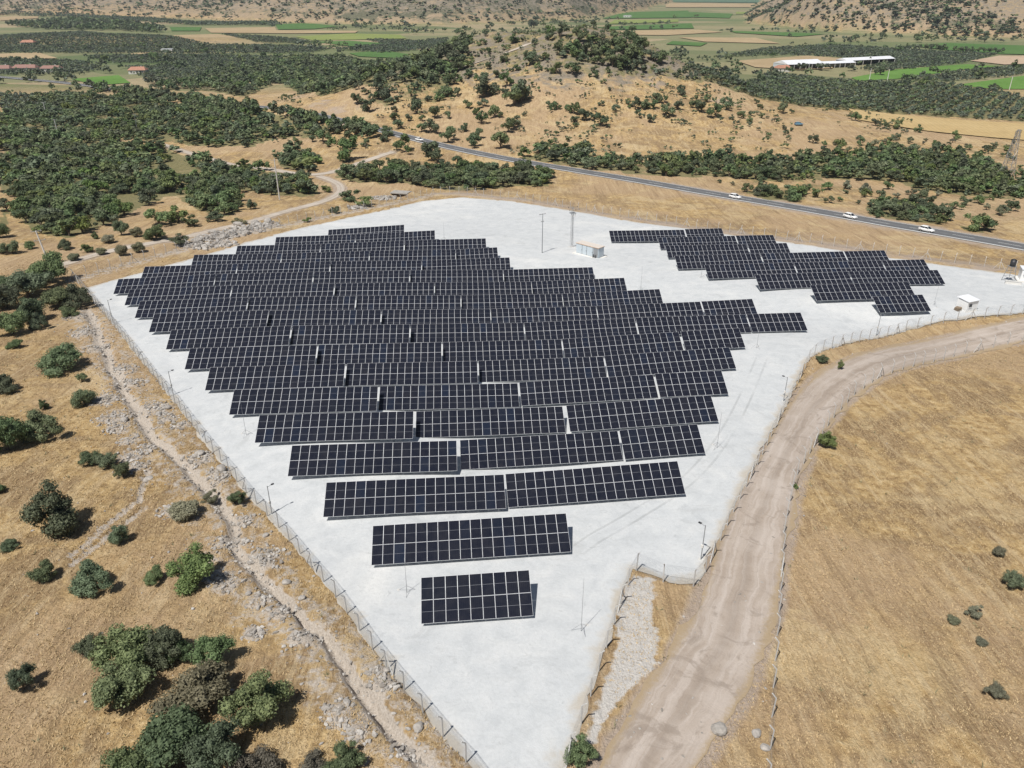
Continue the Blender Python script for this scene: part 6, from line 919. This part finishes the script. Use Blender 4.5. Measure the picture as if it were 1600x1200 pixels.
b = MB(); b.box((3.42, 1.3, 1.2), (.05, .9, 1.95)); d = b.build('door', M['panelblue'], R); b = MB(); b.box((3.46, 1.65, 1.2), (.06, .06, .2)); b.build('handle', M['dark'], d)
b = MB(); b.box((.9, -.01, 1.6), (.9, .06, .7)); w = b.build('window', M['glass'], R); b = MB(); b.box((.9, -.03, 1.2), (1., .12, .06)); b.build('sill', M['white'], w)
px_, py_ = SPOTS['PALLET'][0]
for k in range(5):
    R = empty('wooden_pallet', (px_-.3, py_+.4, gz(px_, py_)+.02+k*.15), .5+.06*k); tag(R, f'weathered wooden pallet, {ORD[k]} from the ground in the stack beside the white cabin', 'pallet', 'pallet stack')
    for j in range(5): b = MB(); b.box((0, -.42+.21*j, .125), (1.2, .15, .025)); b.build('plank', M['wood'], R)
    for j in (-.5, 0, .5): b = MB(); b.box((j, 0, .06), (.1, 1., .10)); b.build('runner', M['wood'], R)
A, B, C_ = SPOTS['GUARD']; z0 = gz(*A)
R = empty('guard_cabin', (A[0]+3.4, A[1]+.6, z0), -.35); tag(R, 'white guard cabin with two dark windows at the right edge of the pad', 'cabin')
b = MB(); b.box((2.6, 1.5, .1), (6.4, 3.6, .5)); b.build('plinth', M['plaster'], R); b = MB(); b.box((2.6, 1.6, 1.6), (5.2, 2.6, 2.5)); b.build('wall', M['white'], R); b = MB(); b.box((2.6, 1.6, 2.92), (5.5, 2.9, .14)); b.build('roof', M['sheet'], R)
for xx in (.7, 1.25, 3.6):
    b = MB(); b.box((xx, .29, 1.8), (.42, .06, 1.0)); w = b.build('window', M['glass'], R); b = MB(); b.box((xx, .25, 1.27), (.5, .12, .06)); b.build('sill', M['white'], w)
b = MB(); b.box((2.5, .29, 1.35), (.8, .06, 1.9)); d = b.build('door', M['panelblue'], R); b = MB(); b.box((2.8, .25, 1.3), (.06, .06, .2)); b.build('handle', M['dark'], d)
R = empty('water_tank', (A[0]+1.1, A[1]+1.2, z0), .25); tag(R, 'black water tank on a tapered steel stand beside the guard cabin', 'water tank')
for sx in (-1, 1):
    for sy in (-1, 1): b = MB(); b.beam((sx*1.0, sy*.9, -.1), (sx*.55, sy*.5, 3.5), .08); b.build('leg', M['steel'], R)
for zz in (1.1, 2.3):
    b = MB(); k = 1-.13*zz
    for p, q in (((-1, -1), (1, -1)), ((1, -1), (1, 1)), ((1, 1), (-1, 1)), ((-1, 1), (-1, -1))): b.beam((p[0]*k, p[1]*k*.9, zz), (q[0]*k, q[1]*k*.9, zz), .06)
    b.build('brace', M['steel'], R)
b = MB(); b.box((0, 0, 3.53), (1.5, 1.3, .08)); b.build('platform', M['steel'], R); b = MB(); b.tube((0, 0, 3.57), (0, 0, 5.0), .62, .62, 14); b.tube((0, 0, 5.0), (0, 0, 5.2), .62, .25, 14); b.build('tank', M['dark'], R, True)
R = empty('low_wall', (A[0]-.6, A[1]-1.4, z0), -.35); tag(R, 'low whitewashed block base in front of the water tank stand', 'wall')
b = MB(); b.box((1.2, .4, .35), (3.2, .5, .95)); b.build('block_course', M['plaster'], R); b = MB(); b.box((1.2, .4, .86), (3.35, .62, .08)); b.build('coping', M['concrete'], R)
M['culvert'] = flat('aged_concrete', (.33, .31, .28), .9, var=.2, vs_=1)
# culvert under the track
A, B, C_ = SPOTS['CULVERT']; R = empty('culvert', (B[0]-1, B[1]+2.5, gz(B[0], B[1])-1.55), -.25); tag(R, 'concrete slab culvert with a dark opening below the ditch shrubs', 'culvert')
b = MB(); b.box((0, 2.4, 1.5), (6.4, 4.2, .3)); b.build('deck_slab', M['culvert'], R)
for s_ in (-1, 1):
    b = MB(); b.box((s_*3.1, 3., .6), (.7, 4., 1.6)); b.build('abutment', M['culvert'], R); b = MB(); b.box((s_*3.9, -.6, .4), (1.8, .35, 1.5), 0, s_*.7); b.build('wing_wall', M['culvert'], R)
b = MB(); b.box((0, 5.5, .6), (5.4, .3, 1.5)); b.build('back_wall', M['dark'], R)  # near-black sheet inside the culvert, its colour stands in for the opening's shade
# ================================================================ far houses and farm sheds
def house(x, y, w, d, h, rz, roof, wall, lb, nwin=3, flat_=False):
    z = float(smooth_ground(np.array([x]), np.array([y]))[0]); R = empty('house', (x, y, z), rz); tag(R, lb, 'house')
    b = MB(); b.box((0, 0, h/2-.2), (w, d, h+.4)); b.build('wall', wall, R); e = .5
    if flat_: b = MB(); b.box((0, 0, h+.15), (w+.4, d+.4, .3)); b.build('roof', roof, R)
    else:
        b = MB(); b.add([(-w/2-e, -d/2-e, h), (w/2+e, -d/2-e, h), (w/2+e, d/2+e, h), (-w/2-e, d/2+e, h), (-w/2+1.5, 0, h+d*.28), (w/2-1.5, 0, h+d*.28)], [(0, 1, 5, 4), (1, 2, 5), (2, 3, 4, 5), (3, 0, 4), (0, 3, 2, 1)]); r = b.build('roof', roof, R); b = MB(); b.box((w*.2, d*.1, h+d*.28), (.7, .7, 1.2)); b.build('chimney', wall, r)
    for i in range(nwin): xx = -w/2+w*(i+.5)/nwin; b = MB(); b.box((xx, -d/2-.03, h*.55), (1.1, .08, 1.2)); f = b.build('window', M['glass'], R); b = MB(); b.box((xx, -d/2-.08, h*.55-.68), (1.3, .16, .1)); b.build('sill', M['plaster'], f)
    b = MB(); b.box((w*.42, -d/2-.03, 1.05), (.9, .08, 2.1)); b.build('door', M['wood'], R)
HZ = SPOTS['HOUSES']; grey = flat('grey_render', (.36, .36, .38), .8, var=.1)
house(*HZ[0], 14, 9, 3.2, .1, M['tile'], M['plaster'], 'house with bright red tiled roof beside the far left road'); house(*HZ[1], 15, 9, 3., .1, M['tile'], M['plaster'], 'red roofed house deep in the upper left olive grove')
dull = flat('faded_red_roof', (.27, .15, .12), .8, var=.2); house(*HZ[2], 20, 9, 3., .05, dull, M['plaster'], 'long faded red roofed house at the left edge, middle of three'); house(*HZ[3], 16, 9, 3., .05, dull, M['plaster'], 'faded red roofed house at the left edge, leftmost of three'); house(*HZ[4], 17, 8, 3., .0, dull, M['plaster'], 'faded red roofed house near the left edge, rightmost of three')
house(*HZ[5], 13, 9, 4., .2, grey, M['plaster'], 'grey roofed house above the oak wood left of the hill', flat_=True); house(*HZ[6], 12, 7, 3.5, .1, M['sheet'], M['plaster'], 'small white flat roofed building in the upper left groves', flat_=True); house(*HZ[7], 22, 10, 5, .1, M['sheet'], M['plaster'], 'white building on the far upper left ridge', flat_=True)
house(*HZ[8], 13, 8, 3.4, .25, M['tile'], M['plaster'], 'farmhouse with red roof beside the white farm sheds'); house(*HZ[9], 16, 9, 5, .1, M['sheet'], M['plaster'], 'tiny white building in the far green fields', flat_=True)
def shed(x, y, w, d, h, rz, lb, wall):
    z = float(smooth_ground(np.array([x]), np.array([y]))[0]); R = empty('farm_shed', (x, y, z), rz); tag(R, lb, 'shed', 'white roofed farm sheds')
    b = MB(); b.add([(-w/2, -d/2, h), (w/2, -d/2, h), (w/2, d/2, h), (-w/2, d/2, h), (-w/2, 0, h+d*.13), (w/2, 0, h+d*.13)], [(0, 1, 5, 4), (2, 3, 4, 5), (1, 2, 5), (3, 0, 4)]); b.build('roof', M['sheet'], R)
    b = MB(); b.box((0, d/2-.3, h/2), (w-.4, .2, h)); b.build('back_wall', wall, R)
    for s_ in (-1, 1): b = MB(); b.box((s_*(w/2-.3), 0, h/2), (.2, d-.8, h)); b.build('end_wall', wall, R)
    for i in range(7): b = MB(); b.box((-w/2+.4+(w-.8)*i/6, -d/2+.3, h/2), (.3, .3, h)); b.build('post', M['plaster'], R)
S = SPOTS['SHEDS']; shed((S[0][0]+S[1][0])/2+2, (S[0][1]+S[1][1])/2-6, 40, 22, 5, .35, 'white roofed farm shed, leftmost and widest of three', M['panelblue']); shed(S[1][0]+26, S[1][1]+0, 36, 12, 4, .35, 'white roofed farm shed, middle of three', M['plaster']); shed((S[3][0]+S[4][0])/2, (S[3][1]+S[4][1])/2, 62, 15, 4.5, .42, 'long white roofed farm shed, rightmost of three', M['dark'])
# ================================================================ haze
zlo, zhi = float(gzv.min())-1, max(float(gzv.max()), 53)+16; ylo, yhi = float(gy.min())-20, float(gy.max())+20; xw = float(np.abs(gx).max())+20
b = MB(); b.box((0, (ylo+yhi)/2, (zlo+zhi)/2), (2*xw, yhi-ylo, zhi-zlo)); hz = b.build('haze', bpy.data.materials.new('pale_air')); tag(hz, 'thin pale summer haze over the valley', 'haze', kind='stuff')
hm = hz.data.materials[0]; hm.use_nodes = True; nt = hm.node_tree; nt.nodes.remove(nt.nodes['Principled BSDF']); pv = nt.nodes.new('ShaderNodeVolumePrincipled')
pv.inputs['Color'].default_value = (.80, .88, 1, 1); pv.inputs['Density'].default_value = .000075; pv.inputs['Anisotropy'].default_value = .2; nt.links.new(pv.outputs[0], nt.nodes['Material Output'].inputs['Volume'])
